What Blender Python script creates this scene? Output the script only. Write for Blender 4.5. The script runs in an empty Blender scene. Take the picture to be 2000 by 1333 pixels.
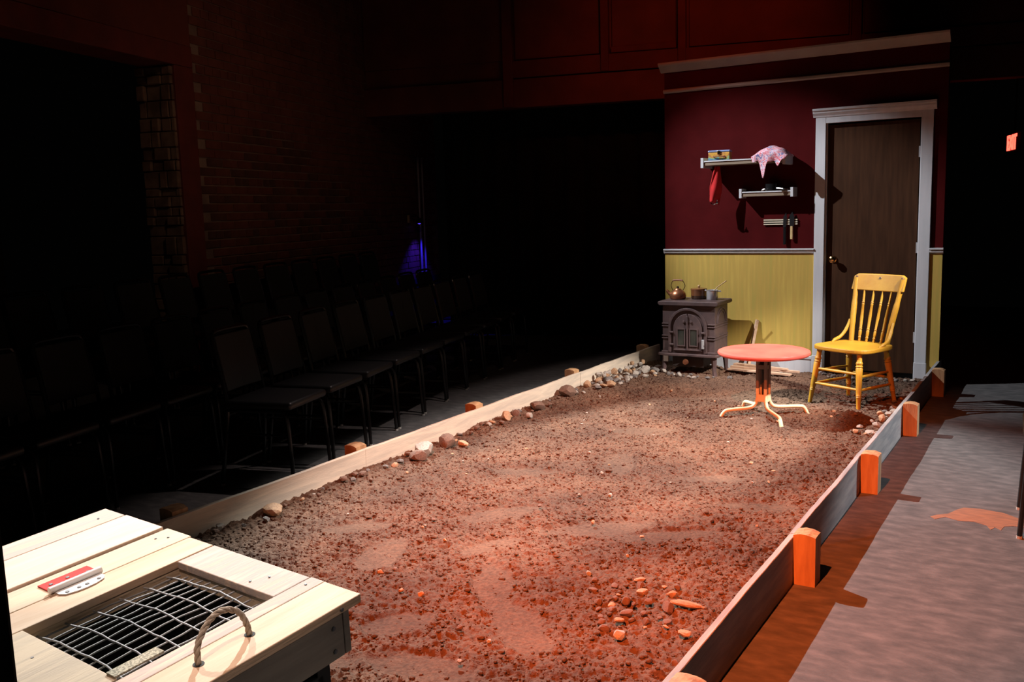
import bpy, bmesh, math, random
import numpy as np
from mathutils import Vector, Matrix

scene = bpy.context.scene
COL = scene.collection

# ------------------------------------------------------------------ camera
CAM = Vector((3.2069, -7.9236, 1.481))
YAW, PITCH, ROLL = -0.5518, -0.1409, -0.0298
cam_d = bpy.data.cameras.new('camera')
cam_d.sensor_width = 36.0
cam_d.lens = 1799.54 / 2000 * 36.0
cam_d.clip_start = 0.02
cam = bpy.data.objects.new('camera', cam_d)
COL.objects.link(cam)
fw = Vector((math.sin(YAW) * math.cos(PITCH), math.cos(YAW) * math.cos(PITCH), math.sin(PITCH)))
rt = Vector((math.cos(YAW), -math.sin(YAW), 0))
up = rt.cross(fw)
r2 = rt * math.cos(ROLL) + up * math.sin(ROLL)
u2 = up * math.cos(ROLL) - rt * math.sin(ROLL)
cam.matrix_world = Matrix(((r2.x, u2.x, -fw.x, CAM.x), (r2.y, u2.y, -fw.y, CAM.y),
                           (r2.z, u2.z, -fw.z, CAM.z), (0, 0, 0, 1)))
scene.camera = cam

# ------------------------------------------------------------------ world, lights, exposure
world = bpy.data.worlds.new('dark_house'); scene.world = world
world.use_nodes = True
world.node_tree.nodes['Background'].inputs[0].default_value = (0.6, 0.55, 0.5, 1)
world.node_tree.nodes['Background'].inputs[1].default_value = 0.0006
scene.view_settings.view_transform = 'Standard'
scene.view_settings.look = 'None'
scene.view_settings.gamma = 1.0
scene.view_settings.use_curve_mapping = False
scene.view_settings.exposure = 0.0


def spot(name, loc, target, watts, color, half_deg, blend=0.3, radius=0.03, sx=1.0, sy=1.0):
    d = bpy.data.lights.new(name, 'SPOT')
    d.energy = watts; d.color = color; d.spot_size = math.radians(2 * half_deg)
    d.spot_blend = blend; d.shadow_soft_size = radius
    o = bpy.data.objects.new(name, d); COL.objects.link(o)
    az = (Vector(loc) - Vector(target)).normalized()
    ax = Vector((0, 1, 0)); ax = (ax - az * ax.dot(az)).normalized()      # long axis of the beam lies along the bed
    ay = az.cross(ax)
    o.rotation_mode = 'QUATERNION'
    o.rotation_quaternion = Matrix(((ax.x, ay.x, az.x), (ax.y, ay.y, az.y), (ax.z, ay.z, az.z))).to_quaternion()
    o.location = loc; o.scale = (sx, sy, 1)
    return o


# cool wash hung over the left audience bank, wide along the bed and narrow across it
spot('spot_cool_wash', (-1.6, -2.4, 4.2), (1.5, -4.0, 0.0), 2900, (0.92, 1.0, 0.98), 16, 0.35, 0.02, sx=2.3)
# second cool wash for the near end of the bed and the crate
spot('spot_near_wash', (-1.6, -5.2, 4.2), (1.6, -6.75, 0.6), 800, (1.0, 0.86, 0.76), 10, 0.4, 0.05, sx=1.5)
# warm top light on the crate
spot('spot_crate_top', (2.3, -7.7, 4.2), (1.55, -6.8, 0.7), 380, (1.0, 0.70, 0.54), 10, 0.5, 0.05)
# added weak fill to brighten the dim near side of the crate
spot('added_crate_fill', (5.0, -5.2, 2.2), (2.02, -6.85, 0.55), 55, (1.0, 0.90, 0.80), 5, 0.6, 0.1)
# orange key from behind the camera
spot('spot_orange_key', (2.2, -7.4, 4.0), (1.7, -4.0, 0.0), 2800, (1.0, 0.165, 0.035), 23, 0.8, 0.02)
# cool special on the set wall
spot('spot_wall_special', (-1.75, -2.3, 4.3), (1.45, -0.2, 0.70), 1250, (0.94, 0.96, 1.0), 17.5, 0.65, 0.02)
# pale side light from the right of the bed, shuttered off the audience
spot('spot_side_light', (4.6, -2.3, 3.6), (0.80, -2.5, 0.0), 2100, (1.0, 0.93, 0.86), 10.5, 0.35, 0.07, sx=3.2)
# low weak wash on the outside of the greyed boards
spot('spot_floor_wash', (5.2, -0.4, 1.25), (2.35, -2.5, -0.05), 420, (0.92, 0.96, 1.0), 7, 0.6, 0.05, sx=2.4)
# lamp added as faint spill on the aisle beside the bed
spot('added_aisle_spill', (0.9, -2.6, 4.8), (-0.50, -2.6, 0.0), 260, (1.0, 0.80, 0.73), 9.0, 0.8, 0.05, sx=4.6)
# dull red spill on the upper back wall
spot('spot_red_spill', (1.6, -2.2, 4.6), (-0.25, 1.4, 2.95), 110, (1.0, 0.10, 0.02), 26, 1.0, 0.1)
# faint warm spill on the brick wall and the left header
spot('spot_brick_spill', (1.0, -4.0, 4.4), (-3.2, -1.6, 1.2), 48, (1.0, 0.62, 0.42), 30, 0.9, 0.2)


# ------------------------------------------------------------------ material helpers
def new_mat(name):
    m = bpy.data.materials.new(name); m.use_nodes = True
    nt = m.node_tree
    return m, nt, nt.nodes['Principled BSDF']


def L(nt, a, b):
    nt.links.new(a, b)


def pmat(name, c1, c2=None, scale=(1, 1, 1), nscale=8.0, detail=5.0, lo=0.35, hi=0.65, rough=0.6, metal=0.0,
         bump=0.0, bscale=40.0, bdist=0.004, spec=0.5, coat=0.0, c3=None, dist=0.0):
    m, nt, b = new_mat(name)
    b.inputs['Roughness'].default_value = rough
    b.inputs['Metallic'].default_value = metal
    b.inputs['Specular IOR Level'].default_value = spec
    b.inputs['Coat Weight'].default_value = coat
    c1 = (*c1, 1)
    if c2 is None:
        b.inputs['Base Color'].default_value = c1
    tc = nt.nodes.new('ShaderNodeTexCoord'); mp = nt.nodes.new('ShaderNodeMapping')
    mp.inputs['Scale'].default_value = scale
    L(nt, tc.outputs['Object'], mp.inputs['Vector'])
    if c2 is not None:
        n = nt.nodes.new('ShaderNodeTexNoise')
        n.inputs['Scale'].default_value = nscale; n.inputs['Detail'].default_value = detail
        n.inputs['Distortion'].default_value = dist
        L(nt, mp.outputs['Vector'], n.inputs['Vector'])
        r = nt.nodes.new('ShaderNodeValToRGB')
        r.color_ramp.elements[0].position = lo; r.color_ramp.elements[0].color = c1
        r.color_ramp.elements[1].position = hi; r.color_ramp.elements[1].color = (*c2, 1)
        if c3 is not None:
            e = r.color_ramp.elements.new((lo + hi) / 2); e.color = (*c3, 1)
        L(nt, n.outputs['Fac'], r.inputs['Fac']); L(nt, r.outputs['Color'], b.inputs['Base Color'])
    if bump > 0:
        nb = nt.nodes.new('ShaderNodeTexNoise'); nb.inputs['Scale'].default_value = bscale
        nb.inputs['Detail'].default_value = 4
        L(nt, mp.outputs['Vector'], nb.inputs['Vector'])
        bp = nt.nodes.new('ShaderNodeBump'); bp.inputs['Strength'].default_value = bump
        bp.inputs['Distance'].default_value = bdist
        L(nt, nb.outputs['Fac'], bp.inputs['Height']); L(nt, bp.outputs['Normal'], b.inputs['Normal'])
    return m


def emat(name, color, strength):
    m, nt, b = new_mat(name)
    b.inputs['Base Color'].default_value = (0.02, 0.02, 0.02, 1)
    b.inputs['Emission Color'].default_value = (*color, 1)
    b.inputs['Emission Strength'].default_value = strength
    return m


M = {}
M['soil'] = None  # below
M['floor'] = pmat('floor_grey_paint', (0.058, 0.058, 0.060), (0.125, 0.118, 0.118), scale=(1.0, 2.0, 1), nscale=11.0, detail=12,
                  lo=0.28, hi=0.72, rough=0.68, bump=0.3, bscale=60, c3=(0.086, 0.083, 0.084), spec=0.3)
M['bare'] = pmat('bare_floor_wood', (0.27, 0.125, 0.070), (0.19, 0.095, 0.06), scale=(1, 3, 1), nscale=14, rough=0.6)
M['board'] = pmat('pale_board', (0.66, 0.55, 0.43), (0.50, 0.43, 0.35), scale=(6, 0.7, 6), nscale=5, detail=8, rough=0.75, bump=0.3, bscale=30, dist=0.6)
M['board_grey'] = pmat('greyed_board', (0.36, 0.34, 0.33), (0.22, 0.22, 0.23), scale=(6, 0.7, 6), nscale=5, detail=8, rough=0.8, bump=0.3, bscale=30)
M['post'] = pmat('post_timber', (0.46, 0.27, 0.13), (0.30, 0.15, 0.07), scale=(5, 5, 0.8), nscale=6, detail=7, rough=0.75, bump=0.35, bscale=30, lo=0.38, hi=0.7)
M['setred'] = pmat('oxblood_wall_paint', (0.052, 0.0038, 0.0044), (0.066, 0.0048, 0.0056), nscale=5, rough=0.85, spec=0.05, bump=0.15, bscale=80)
M['wains'] = pmat('mustard_streaked_paint', (0.45, 0.34, 0.080), (0.57, 0.40, 0.095), scale=(9, 9, 0.55), nscale=4.2, detail=6, lo=0.3, hi=0.7,
                  rough=0.6, c3=(0.50, 0.335, 0.080), spec=0.2)
M['white'] = pmat('white_trim_paint', (0.60, 0.60, 0.63), (0.53, 0.54, 0.57), scale=(6, 6, 0.6), nscale=4, rough=0.45, bump=0.1, bscale=30)
M['cream'] = pmat('dull_cream_trim', (0.42, 0.37, 0.31), (0.36, 0.31, 0.27), nscale=6, rough=0.6)
M['door'] = pmat('brown_door', (0.040, 0.017, 0.008), (0.062, 0.026, 0.012), scale=(8, 8, 0.7), nscale=4, detail=7, rough=0.75, spec=0.12)
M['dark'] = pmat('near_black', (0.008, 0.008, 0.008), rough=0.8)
M['blackpaint'] = pmat('black_paint', (0.012, 0.012, 0.013), (0.02, 0.02, 0.02), nscale=4, rough=0.7)
M['drape'] = pmat('black_drape', (0.006, 0.007, 0.007), (0.010, 0.011, 0.011), nscale=6, rough=0.95, spec=0.1)
M['vinyl'] = pmat('black_vinyl', (0.009, 0.009, 0.010), rough=0.42, bump=0.1, bscale=120, bdist=0.001)
M['fabricblack'] = pmat('black_upholstery', (0.010, 0.011, 0.0105), (0.014, 0.015, 0.014), nscale=90, rough=0.8)
M['blackmetal'] = pmat('black_metal_tube', (0.02, 0.02, 0.021), rough=0.28, metal=0.6)
M['glide'] = pmat('grey_glide', (0.35, 0.33, 0.3), rough=0.5)
M['iron'] = pmat('brown_cast_iron', (0.115, 0.070, 0.066), (0.085, 0.055, 0.055), nscale=18, rough=0.55, metal=0.25, bump=0.3, bscale=160, bdist=0.0015)
M['iron_dark'] = pmat('dark_iron', (0.03, 0.022, 0.02), rough=0.7)  # darker iron of the ash drawer and the table's centre rod
M['stoveglass'] = pmat('stove_glass', (0.02, 0.022, 0.02), (0.045, 0.045, 0.035), nscale=9, rough=0.15)
M['copper'] = pmat('tarnished_copper', (0.42, 0.17, 0.08), (0.30, 0.11, 0.06), nscale=12, rough=0.36, metal=0.75)
M['brownenamel'] = pmat('brown_enamel', (0.21, 0.075, 0.03), (0.13, 0.05, 0.02), scale=(1, 1, 1), nscale=5, rough=0.25, coat=0.4)
M['darkenamel'] = pmat('dark_enamel', (0.04, 0.018, 0.010), rough=0.25, coat=0.4)
M['steel'] = pmat('polished_steel', (0.58, 0.58, 0.60), rough=0.3, metal=0.55)
M['chrome'] = pmat('chrome', (0.8, 0.8, 0.8), rough=0.08, metal=1.0)
M['brass'] = pmat('brass', (0.75, 0.45, 0.2), rough=0.18, metal=1.0)
M['utensilwood'] = pmat('light_wood', (0.60, 0.42, 0.20), (0.5, 0.33, 0.15), scale=(3, 3, 3), nscale=8, rough=0.6)
M['handlewood'] = pmat('red_brown_wood', (0.22, 0.07, 0.03), (0.16, 0.05, 0.02), nscale=9, rough=0.5)
M['yellow'] = pmat('chipped_yellow_paint', (0.50, 0.265, 0.018), (0.40, 0.18, 0.013), nscale=5, detail=8, lo=0.42, hi=0.75, rough=0.5, bump=0.15, bscale=40)
M['chip'] = pmat('chipped_spot', (0.20, 0.07, 0.03), (0.25, 0.22, 0.16), nscale=30, rough=0.7)
M['tabletop'] = pmat('salmon_red_enamel', (0.58, 0.085, 0.065), (0.64, 0.125, 0.09), nscale=6, detail=4, rough=0.42)
M['cream_tube'] = pmat('cream_enamel_tube', (0.84, 0.67, 0.44), (0.74, 0.50, 0.26), nscale=14, lo=0.45, hi=0.8, rough=0.45)
M['greybar'] = pmat('grey_brown_bar', (0.16, 0.10, 0.08), (0.22, 0.15, 0.12), nscale=12, rough=0.5)
M['cratewood'] = pmat('pallet_wood', (0.68, 0.52, 0.37), (0.48, 0.37, 0.28), scale=(8, 0.8, 8), nscale=4, detail=8, rough=0.75, bump=0.3, bscale=24, dist=0.8, lo=0.42, hi=0.78)
M['cratewood_pale'] = pmat('pale_pallet_wood', (0.72, 0.56, 0.46), (0.62, 0.48, 0.39), scale=(8, 0.8, 8), nscale=4, detail=8, rough=0.75, bump=0.3, bscale=24, dist=0.8)
M['cratewood_yellow'] = pmat('yellow_pine', (0.68, 0.48, 0.34), (0.58, 0.38, 0.25), scale=(8, 0.8, 8), nscale=4, detail=8, rough=0.7, bump=0.2, bscale=24, dist=0.5)
M['cratewood_grey'] = pmat('greyed_pallet_wood', (0.58, 0.44, 0.36), (0.70, 0.53, 0.42), scale=(8, 0.8, 8), nscale=5, detail=8, rough=0.8, bump=0.3, bscale=24, dist=0.8, c3=(0.48, 0.39, 0.36))
M['apron'] = pmat('shaded_crate_side', (0.34, 0.27, 0.22), (0.24, 0.19, 0.16), scale=(8, 0.8, 8), nscale=4, rough=0.8, bump=0.3, bscale=24)  # darker copy of the pallet wood, the unlit sides' shade in its colour
M['wire'] = pmat('galvanised_wire', (0.26, 0.26, 0.275), rough=0.6, metal=0.2, spec=0.3)
M['redhinge'] = pmat('red_painted_hinge', (0.60, 0.045, 0.04), (0.50, 0.05, 0.05), nscale=30, rough=0.75, spec=0.15)
M['whitehinge'] = pmat('white_painted_hinge', (0.80, 0.80, 0.82), rough=0.35)
M['rope'] = pmat('grey_rope', (0.46, 0.40, 0.34), (0.30, 0.24, 0.19), scale=(1, 1, 1), nscale=120, rough=0.9)
M['burlap'] = pmat('woven_tag', (0.50, 0.46, 0.36), (0.25, 0.23, 0.18), nscale=260, detail=1, lo=0.45, hi=0.55, rough=0.9)
M['screw'] = pmat('screw_metal', (0.10, 0.10, 0.11), rough=0.5, metal=0.3)
M['shelfwood'] = pmat('grey_brown_shelf', (0.20, 0.145, 0.10), (0.27, 0.20, 0.14), scale=(0.6, 6, 6), nscale=6, rough=0.6)
M['redcloth'] = pmat('red_cloth', (0.50, 0.012, 0.014), (0.36, 0.008, 0.010), nscale=14, rough=0.9)
M['blackpan'] = pmat('black_pan', (0.010, 0.010, 0.011), rough=0.2, coat=0.3)
M['knifesteel'] = pmat('dark_blade', (0.06, 0.06, 0.065), rough=0.3, metal=0.8)
M['strip'] = pmat('pale_wood_strip', (0.62, 0.55, 0.42), rough=0.5)
M['brick'] = pmat('dark_red_brick', (0.10, 0.026, 0.015), (0.16, 0.045, 0.025), scale=(1, 1, 1), nscale=5, detail=6, rough=0.9, bump=0.4, bscale=70)
M['brick2'] = pmat('sooty_brick', (0.055, 0.022, 0.014), (0.11, 0.035, 0.02), nscale=5, detail=6, rough=0.9, bump=0.4, bscale=70)
M['mortar'] = pmat('pale_mortar', (0.25, 0.17, 0.12), (0.15, 0.10, 0.075), nscale=4, detail=6, rough=0.95, bump=0.4, bscale=50)
M['plaster'] = pmat('broken_plaster', (0.20, 0.13, 0.085), (0.09, 0.05, 0.032), nscale=6, detail=7, rough=0.95, bump=0.5, bscale=30, lo=0.4, hi=0.62)
M['oxtrim'] = pmat('oxblood_timber', (0.14, 0.022, 0.014), (0.10, 0.018, 0.012), scale=(1, 1, 1), nscale=6, rough=0.7)
M['oxpanel'] = pmat('red_brown_panel', (0.15, 0.032, 0.016), (0.10, 0.02, 0.012), nscale=3, detail=6, rough=0.7)
M['stone_pale'] = pmat('pale_stone', (0.40, 0.35, 0.30), (0.27, 0.23, 0.20), nscale=9, detail=6, rough=0.85, bump=0.3, bscale=40)
M['stone_tan'] = pmat('tan_stone', (0.44, 0.27, 0.15), (0.30, 0.17, 0.10), nscale=9, detail=6, rough=0.8, bump=0.3, bscale=40)
M['stone_brown'] = pmat('brown_stone', (0.19, 0.105, 0.072), (0.12, 0.07, 0.05), nscale=9, detail=6, rough=0.85, bump=0.4, bscale=40)
M['stone_grey'] = pmat('grey_stone', (0.19, 0.165, 0.15), (0.12, 0.105, 0.10), nscale=9, detail=6, rough=0.85, bump=0.4, bscale=40)
M['scrap'] = pmat('split_firewood', (0.62, 0.43, 0.30), (0.48, 0.30, 0.20), scale=(0.7, 6, 6), nscale=5, detail=7, rough=0.8, bump=0.3, bscale=20)
M['conduit'] = pmat('grey_conduit', (0.35, 0.35, 0.37), rough=0.4, metal=0.3)
M['plate'] = pmat('beige_plate', (0.45, 0.33, 0.18), rough=0.5)

# soil
m, nt, b = new_mat('damp_brown_soil'); M['soil'] = m
b.inputs['Roughness'].default_value = 0.92
b.inputs['Specular IOR Level'].default_value = 0.25
tc = nt.nodes.new('ShaderNodeTexCoord')
n1 = nt.nodes.new('ShaderNodeTexNoise'); n1.inputs['Scale'].default_value = 2.2; n1.inputs['Detail'].default_value = 6
n2 = nt.nodes.new('ShaderNodeTexNoise'); n2.inputs['Scale'].default_value = 70; n2.inputs['Detail'].default_value = 4
L(nt, tc.outputs['Object'], n1.inputs['Vector']); L(nt, tc.outputs['Object'], n2.inputs['Vector'])
r1 = nt.nodes.new('ShaderNodeValToRGB')
r1.color_ramp.elements[0].position = 0.35; r1.color_ramp.elements[0].color = (0.086, 0.050, 0.035, 1)
r1.color_ramp.elements[1].position = 0.68; r1.color_ramp.elements[1].color = (0.152, 0.087, 0.057, 1)
r2n = nt.nodes.new('ShaderNodeValToRGB')
r2n.color_ramp.elements[0].position = 0.33; r2n.color_ramp.elements[0].color = (0.72, 0.70, 0.68, 1)
r2n.color_ramp.elements[1].position = 0.66; r2n.color_ramp.elements[1].color = (1.22, 1.2, 1.16, 1)
mx = nt.nodes.new('ShaderNodeMix'); mx.data_type = 'RGBA'; mx.blend_type = 'MULTIPLY'; mx.inputs[0].default_value = 1.0
L(nt, n1.outputs['Fac'], r1.inputs['Fac']); L(nt, n2.outputs['Fac'], r2n.inputs['Fac'])
L(nt, r1.outputs['Color'], mx.inputs[6]); L(nt, r2n.outputs['Color'], mx.inputs[7])
L(nt, mx.outputs[2], b.inputs['Base Color'])
nb = nt.nodes.new('ShaderNodeTexNoise'); nb.inputs['Scale'].default_value = 130; nb.inputs['Detail'].default_value = 5
L(nt, tc.outputs['Object'], nb.inputs['Vector'])
bp = nt.nodes.new('ShaderNodeBump'); bp.inputs['Strength'].default_value = 0.9; bp.inputs['Distance'].default_value = 0.005
L(nt, nb.outputs['Fac'], bp.inputs['Height']); L(nt, bp.outputs['Normal'], b.inputs['Normal'])

# printed cloth
m, nt, b = new_mat('pink_floral_cloth'); M['pinkcloth'] = m
b.inputs['Roughness'].default_value = 0.9
tc = nt.nodes.new('ShaderNodeTexCoord'); vo = nt.nodes.new('ShaderNodeTexNoise')
vo.inputs['Scale'].default_value = 30; vo.inputs['Detail'].default_value = 3; vo.inputs['Distortion'].default_value = 1.5
L(nt, tc.outputs['Object'], vo.inputs['Vector'])
rr = nt.nodes.new('ShaderNodeValToRGB'); cr = rr.color_ramp
cr.elements[0].position = 0.36; cr.elements[0].color = (0.16, 0.13, 0.30, 1)
cr.elements[1].position = 0.70; cr.elements[1].color = (0.50, 0.015, 0.04, 1)
for p_, c_ in ((0.43, (0.72, 0.60, 0.68, 1)), (0.50, (0.70, 0.36, 0.44, 1)), (0.55, (0.55, 0.02, 0.05, 1)), (0.61, (0.72, 0.50, 0.56, 1))):
    e = cr.elements.new(p_); e.color = c_
L(nt, vo.outputs['Fac'], rr.inputs['Fac']); L(nt, rr.outputs['Color'], b.inputs['Base Color'])

# printed tin: horizontal colour bands broken by noise
m, nt, b = new_mat('printed_tin'); M['tin'] = m
b.inputs['Roughness'].default_value = 0.35
tc = nt.nodes.new('ShaderNodeTexCoord'); sp = nt.nodes.new('ShaderNodeSeparateXYZ'); no = nt.nodes.new('ShaderNodeTexNoise')
no.inputs['Scale'].default_value = 26
L(nt, tc.outputs['Object'], sp.inputs[0]); L(nt, tc.outputs['Object'], no.inputs['Vector'])
ma = nt.nodes.new('ShaderNodeMath'); ma.operation = 'MULTIPLY_ADD'; ma.inputs[1].default_value = 9.0
L(nt, sp.outputs['Z'], ma.inputs[0]); L(nt, no.outputs['Fac'], ma.inputs[2])
mb_ = nt.nodes.new('ShaderNodeMath'); mb_.operation = 'SUBTRACT'; mb_.inputs[1].default_value = 0.35
L(nt, ma.outputs[0], mb_.inputs[0])
rr = nt.nodes.new('ShaderNodeValToRGB'); cr = rr.color_ramp
cr.elements[0].position = 0.10; cr.elements[0].color = (0.10, 0.18, 0.42, 1)
cr.elements[1].position = 0.95; cr.elements[1].color = (0.62, 0.30, 0.06, 1)
for p_, c_ in ((0.25, (0.14, 0.36, 0.40, 1)), (0.38, (0.40, 0.44, 0.10, 1)), (0.52, (0.46, 0.16, 0.08, 1)), (0.66, (0.66, 0.38, 0.07, 1))):
    e = cr.elements.new(p_); e.color = c_
L(nt, mb_.outputs[0], rr.inputs['Fac']); L(nt, rr.outputs['Color'], b.inputs['Base Color'])
M['tinblue'] = pmat('tin_blue_edge', (0.22, 0.28, 0.52), rough=0.3)
M['exitred'] = emat('exit_letters', (1.0, 0.05, 0.03), 6.0)
M['bluelens'] = emat('blue_lamp_lens', (0.10, 0.05, 1.0), 2.0)


# ------------------------------------------------------------------ mesh builder
class MB:
    def __init__(s):
        s.v = []; s.f = []

    def add(s, vs, fs):
        o = len(s.v); s.v += [tuple(x) for x in vs]; s.f += [tuple(i + o for i in f) for f in fs]
        return s

    def box(s, x0, x1, y0, y1, z0, z1, mtx=None):
        vs = [Vector(p) for p in ((x0, y0, z0), (x1, y0, z0), (x1, y1, z0), (x0, y1, z0), (x0, y0, z1), (x1, y0, z1), (x1, y1, z1), (x0, y1, z1))]
        if mtx is not None: vs = [mtx @ p for p in vs]
        return s.add(vs, ((0, 3, 2, 1), (4, 5, 6, 7), (0, 1, 5, 4), (1, 2, 6, 5), (2, 3, 7, 6), (3, 0, 4, 7)))

    def tube(s, pts, r, n=10, closed=False, caps=True):
        pts = [Vector(p) for p in pts]
        rs = r if isinstance(r, (list, tuple)) else [r] * len(pts)
        k = len(pts); rings = []
        t0 = (pts[1] - pts[0]).normalized()
        ref = Vector((0, 0, 1)) if abs(t0.z) < 0.9 else Vector((1, 0, 0))
        nx = t0.cross(ref).normalized()
        for i in range(k):
            if closed: t = (pts[(i + 1) % k] - pts[i - 1]).normalized()
            elif i == 0: t = t0
            elif i == k - 1: t = (pts[-1] - pts[-2]).normalized()
            else: t = ((pts[i + 1] - pts[i]).normalized() + (pts[i] - pts[i - 1]).normalized()).normalized()
            nx = (nx - t * nx.dot(t)).normalized(); ny = t.cross(nx)
            rings.append([pts[i] + (nx * math.cos(2 * math.pi * j / n) + ny * math.sin(2 * math.pi * j / n)) * rs[i] for j in range(n)])
        vs = [p for ring in rings for p in ring]; fs = []
        m = k if closed else k - 1
        for i in range(m):
            a = i * n; b2 = ((i + 1) % k) * n
            for j in range(n):
                fs.append((a + j, a + (j + 1) % n, b2 + (j + 1) % n, b2 + j))
        if caps and not closed:
            fs.append(tuple(range(n - 1, -1, -1))); fs.append(tuple((k - 1) * n + j for j in range(n)))
        return s.add(vs, fs)

    def lathe(s, prof, n=24, c=(0, 0, 0), axis='z', mtx=None):
        vs = []; fs = []; k = len(prof)
        for (r, z) in prof:
            for j in range(n):
                a = 2 * math.pi * j / n
                p = Vector((r * math.cos(a), r * math.sin(a), z))
                if axis == 'y': p = Vector((p.x, p.z, p.y))
                if axis == 'x': p = Vector((p.z, p.x, p.y))
                if mtx is not None: p = mtx @ p
                vs.append(p + Vector(c))
        for i in range(k - 1):
            for j in range(n):
                fs.append((i * n + j, i * n + (j + 1) % n, (i + 1) * n + (j + 1) % n, (i + 1) * n + j))
        if prof[0][0] > 1e-6: fs.append(tuple(range(n - 1, -1, -1)))
        if prof[-1][0] > 1e-6: fs.append(tuple((k - 1) * n + j for j in range(n)))
        return s.add(vs, fs)

    def prism(s, outline, lo, hi, axis='y'):
        """outline in 2D, extruded along axis between lo and hi"""
        n = len(outline)
        def pt(a, b2, h):
            return {'y': (a, h, b2), 'z': (a, b2, h), 'x': (h, a, b2)}[axis]
        vs = [pt(a, b2, lo) for a, b2 in outline] + [pt(a, b2, hi) for a, b2 in outline]
        fs = [tuple(range(n)), tuple(range(2 * n - 1, n - 1, -1))]
        for i in range(n):
            fs.append((i, i + n, (i + 1) % n + n, (i + 1) % n))
        return s.add(vs, fs)

    def build(s, name, mat, parent=None, smooth=False, bevel=0.0, seg=2, loc=None, sub=0):
        me = bpy.data.meshes.new(name)
        bm = bmesh.new()
        bv = [bm.verts.new(p) for p in s.v]
        for f in s.f:
            try: bm.faces.new([bv[i] for i in f])
            except ValueError: pass
        bmesh.ops.remove_doubles(bm, verts=bm.verts, dist=1e-6)
        bmesh.ops.recalc_face_normals(bm, faces=bm.faces)
        if bevel > 0:
            ed = [e for e in bm.edges if len(e.link_faces) == 2 and e.calc_face_angle(0) > 0.5]
            bmesh.ops.bevel(bm, geom=ed, offset=bevel, segments=seg, affect='EDGES', profile=0.5, clamp_overlap=True)
        for f in bm.faces: f.smooth = smooth
        bm.to_mesh(me); bm.free()
        me.materials.append(M[mat] if isinstance(mat, str) else mat)
        if smooth:
            me.set_sharp_from_angle(angle=math.radians(40))
        o = bpy.data.objects.new(name, me); COL.objects.link(o)
        if parent is not None: o.parent = parent
        if loc is not None: o.location = loc
        if sub:
            md = o.modifiers.new('sub', 'SUBSURF'); md.levels = sub; md.render_levels = sub
        return o


def tag(o, label, cat, group=None):
    o['label'] = label; o['category'] = cat
    if group: o['group'] = group
    return o


def thing(name, label, cat, loc=(0, 0, 0), rz=0.0, group=None):
    o = bpy.data.objects.new(name, None); COL.objects.link(o)
    o.empty_display_size = 0.1
    o.location = loc; o.rotation_euler = (0, 0, rz)
    return tag(o, label, cat, group)


def struct(o):
    o['kind'] = 'structure'; return o


def sroot(name, loc=(0, 0, 0), rz=0.0):
    o = bpy.data.objects.new(name, None); COL.objects.link(o)
    o.location = loc; o.rotation_euler = (0, 0, rz); o['kind'] = 'structure'
    return o


def copy_tree(o, parent=None):
    c = o.copy(); COL.objects.link(c); c.parent = parent
    for ch in list(o.children): copy_tree(ch, c)
    return c


def arc(cx, cy, r, a0, a1, n):
    return [(cx + r * math.cos(math.radians(a0 + (a1 - a0) * i / n)), cy + r * math.sin(math.radians(a0 + (a1 - a0) * i / n))) for i in range(n + 1)]


def smoothpath(pts, n=6):
    """Catmull-Rom through pts"""
    P = [Vector(p) for p in pts]; out = []
    for i in range(len(P) - 1):
        p0 = P[max(i - 1, 0)]; p1 = P[i]; p2 = P[i + 1]; p3 = P[min(i + 2, len(P) - 1)]
        for j in range(n):
            t = j / n
            out.append(0.5 * ((2 * p1) + (p2 - p0) * t + (2 * p0 - 5 * p1 + 4 * p2 - p3) * t * t + (3 * p1 - p0 - 3 * p2 + p3) * t ** 3))
    out.append(P[-1]); return out


rng = random.Random(7)
NR = np.random.RandomState(11)

# ------------------------------------------------------------------ house frame (the building sits 15 degrees off the set)
TH = math.radians(15.0)
HU = Vector((-math.sin(TH), math.cos(TH), 0))    # along the audience rows
HV = Vector((math.cos(TH), math.sin(TH), 0))     # from the brick wall towards the set
BW0 = Vector((-3.024, -2.50, 0))                 # point on the brick face
UW0 = Vector((-3.805, 0.45, 0))                  # brick / upper back wall corner

# ------------------------------------------------------------------ floor
fl = MB().box(-9, 9, -11, 6, -0.05, 0.0).build('floor', 'floor'); struct(fl)
outl = [(2.678, -3.371), (2.70, -3.33), (2.745, -3.29), (2.775, -3.21), (2.80, -3.165), (2.87, -3.15), (2.969, -3.169), (3.02, -3.21), (3.06, -3.25),
        (3.22, -3.22), (3.40, -3.25), (3.42, -3.31), (3.20, -3.34), (3.02, -3.345), (2.985, -3.37), (2.975, -3.43), (2.95, -3.40), (2.935, -3.445), (2.915, -3.39), (2.86, -3.36), (2.796, -3.375), (2.74, -3.345), (2.70, -3.40)]
MB().prism(outl, 0.0002, 0.0012, 'z').build('bare_patch', 'bare', fl)

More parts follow.
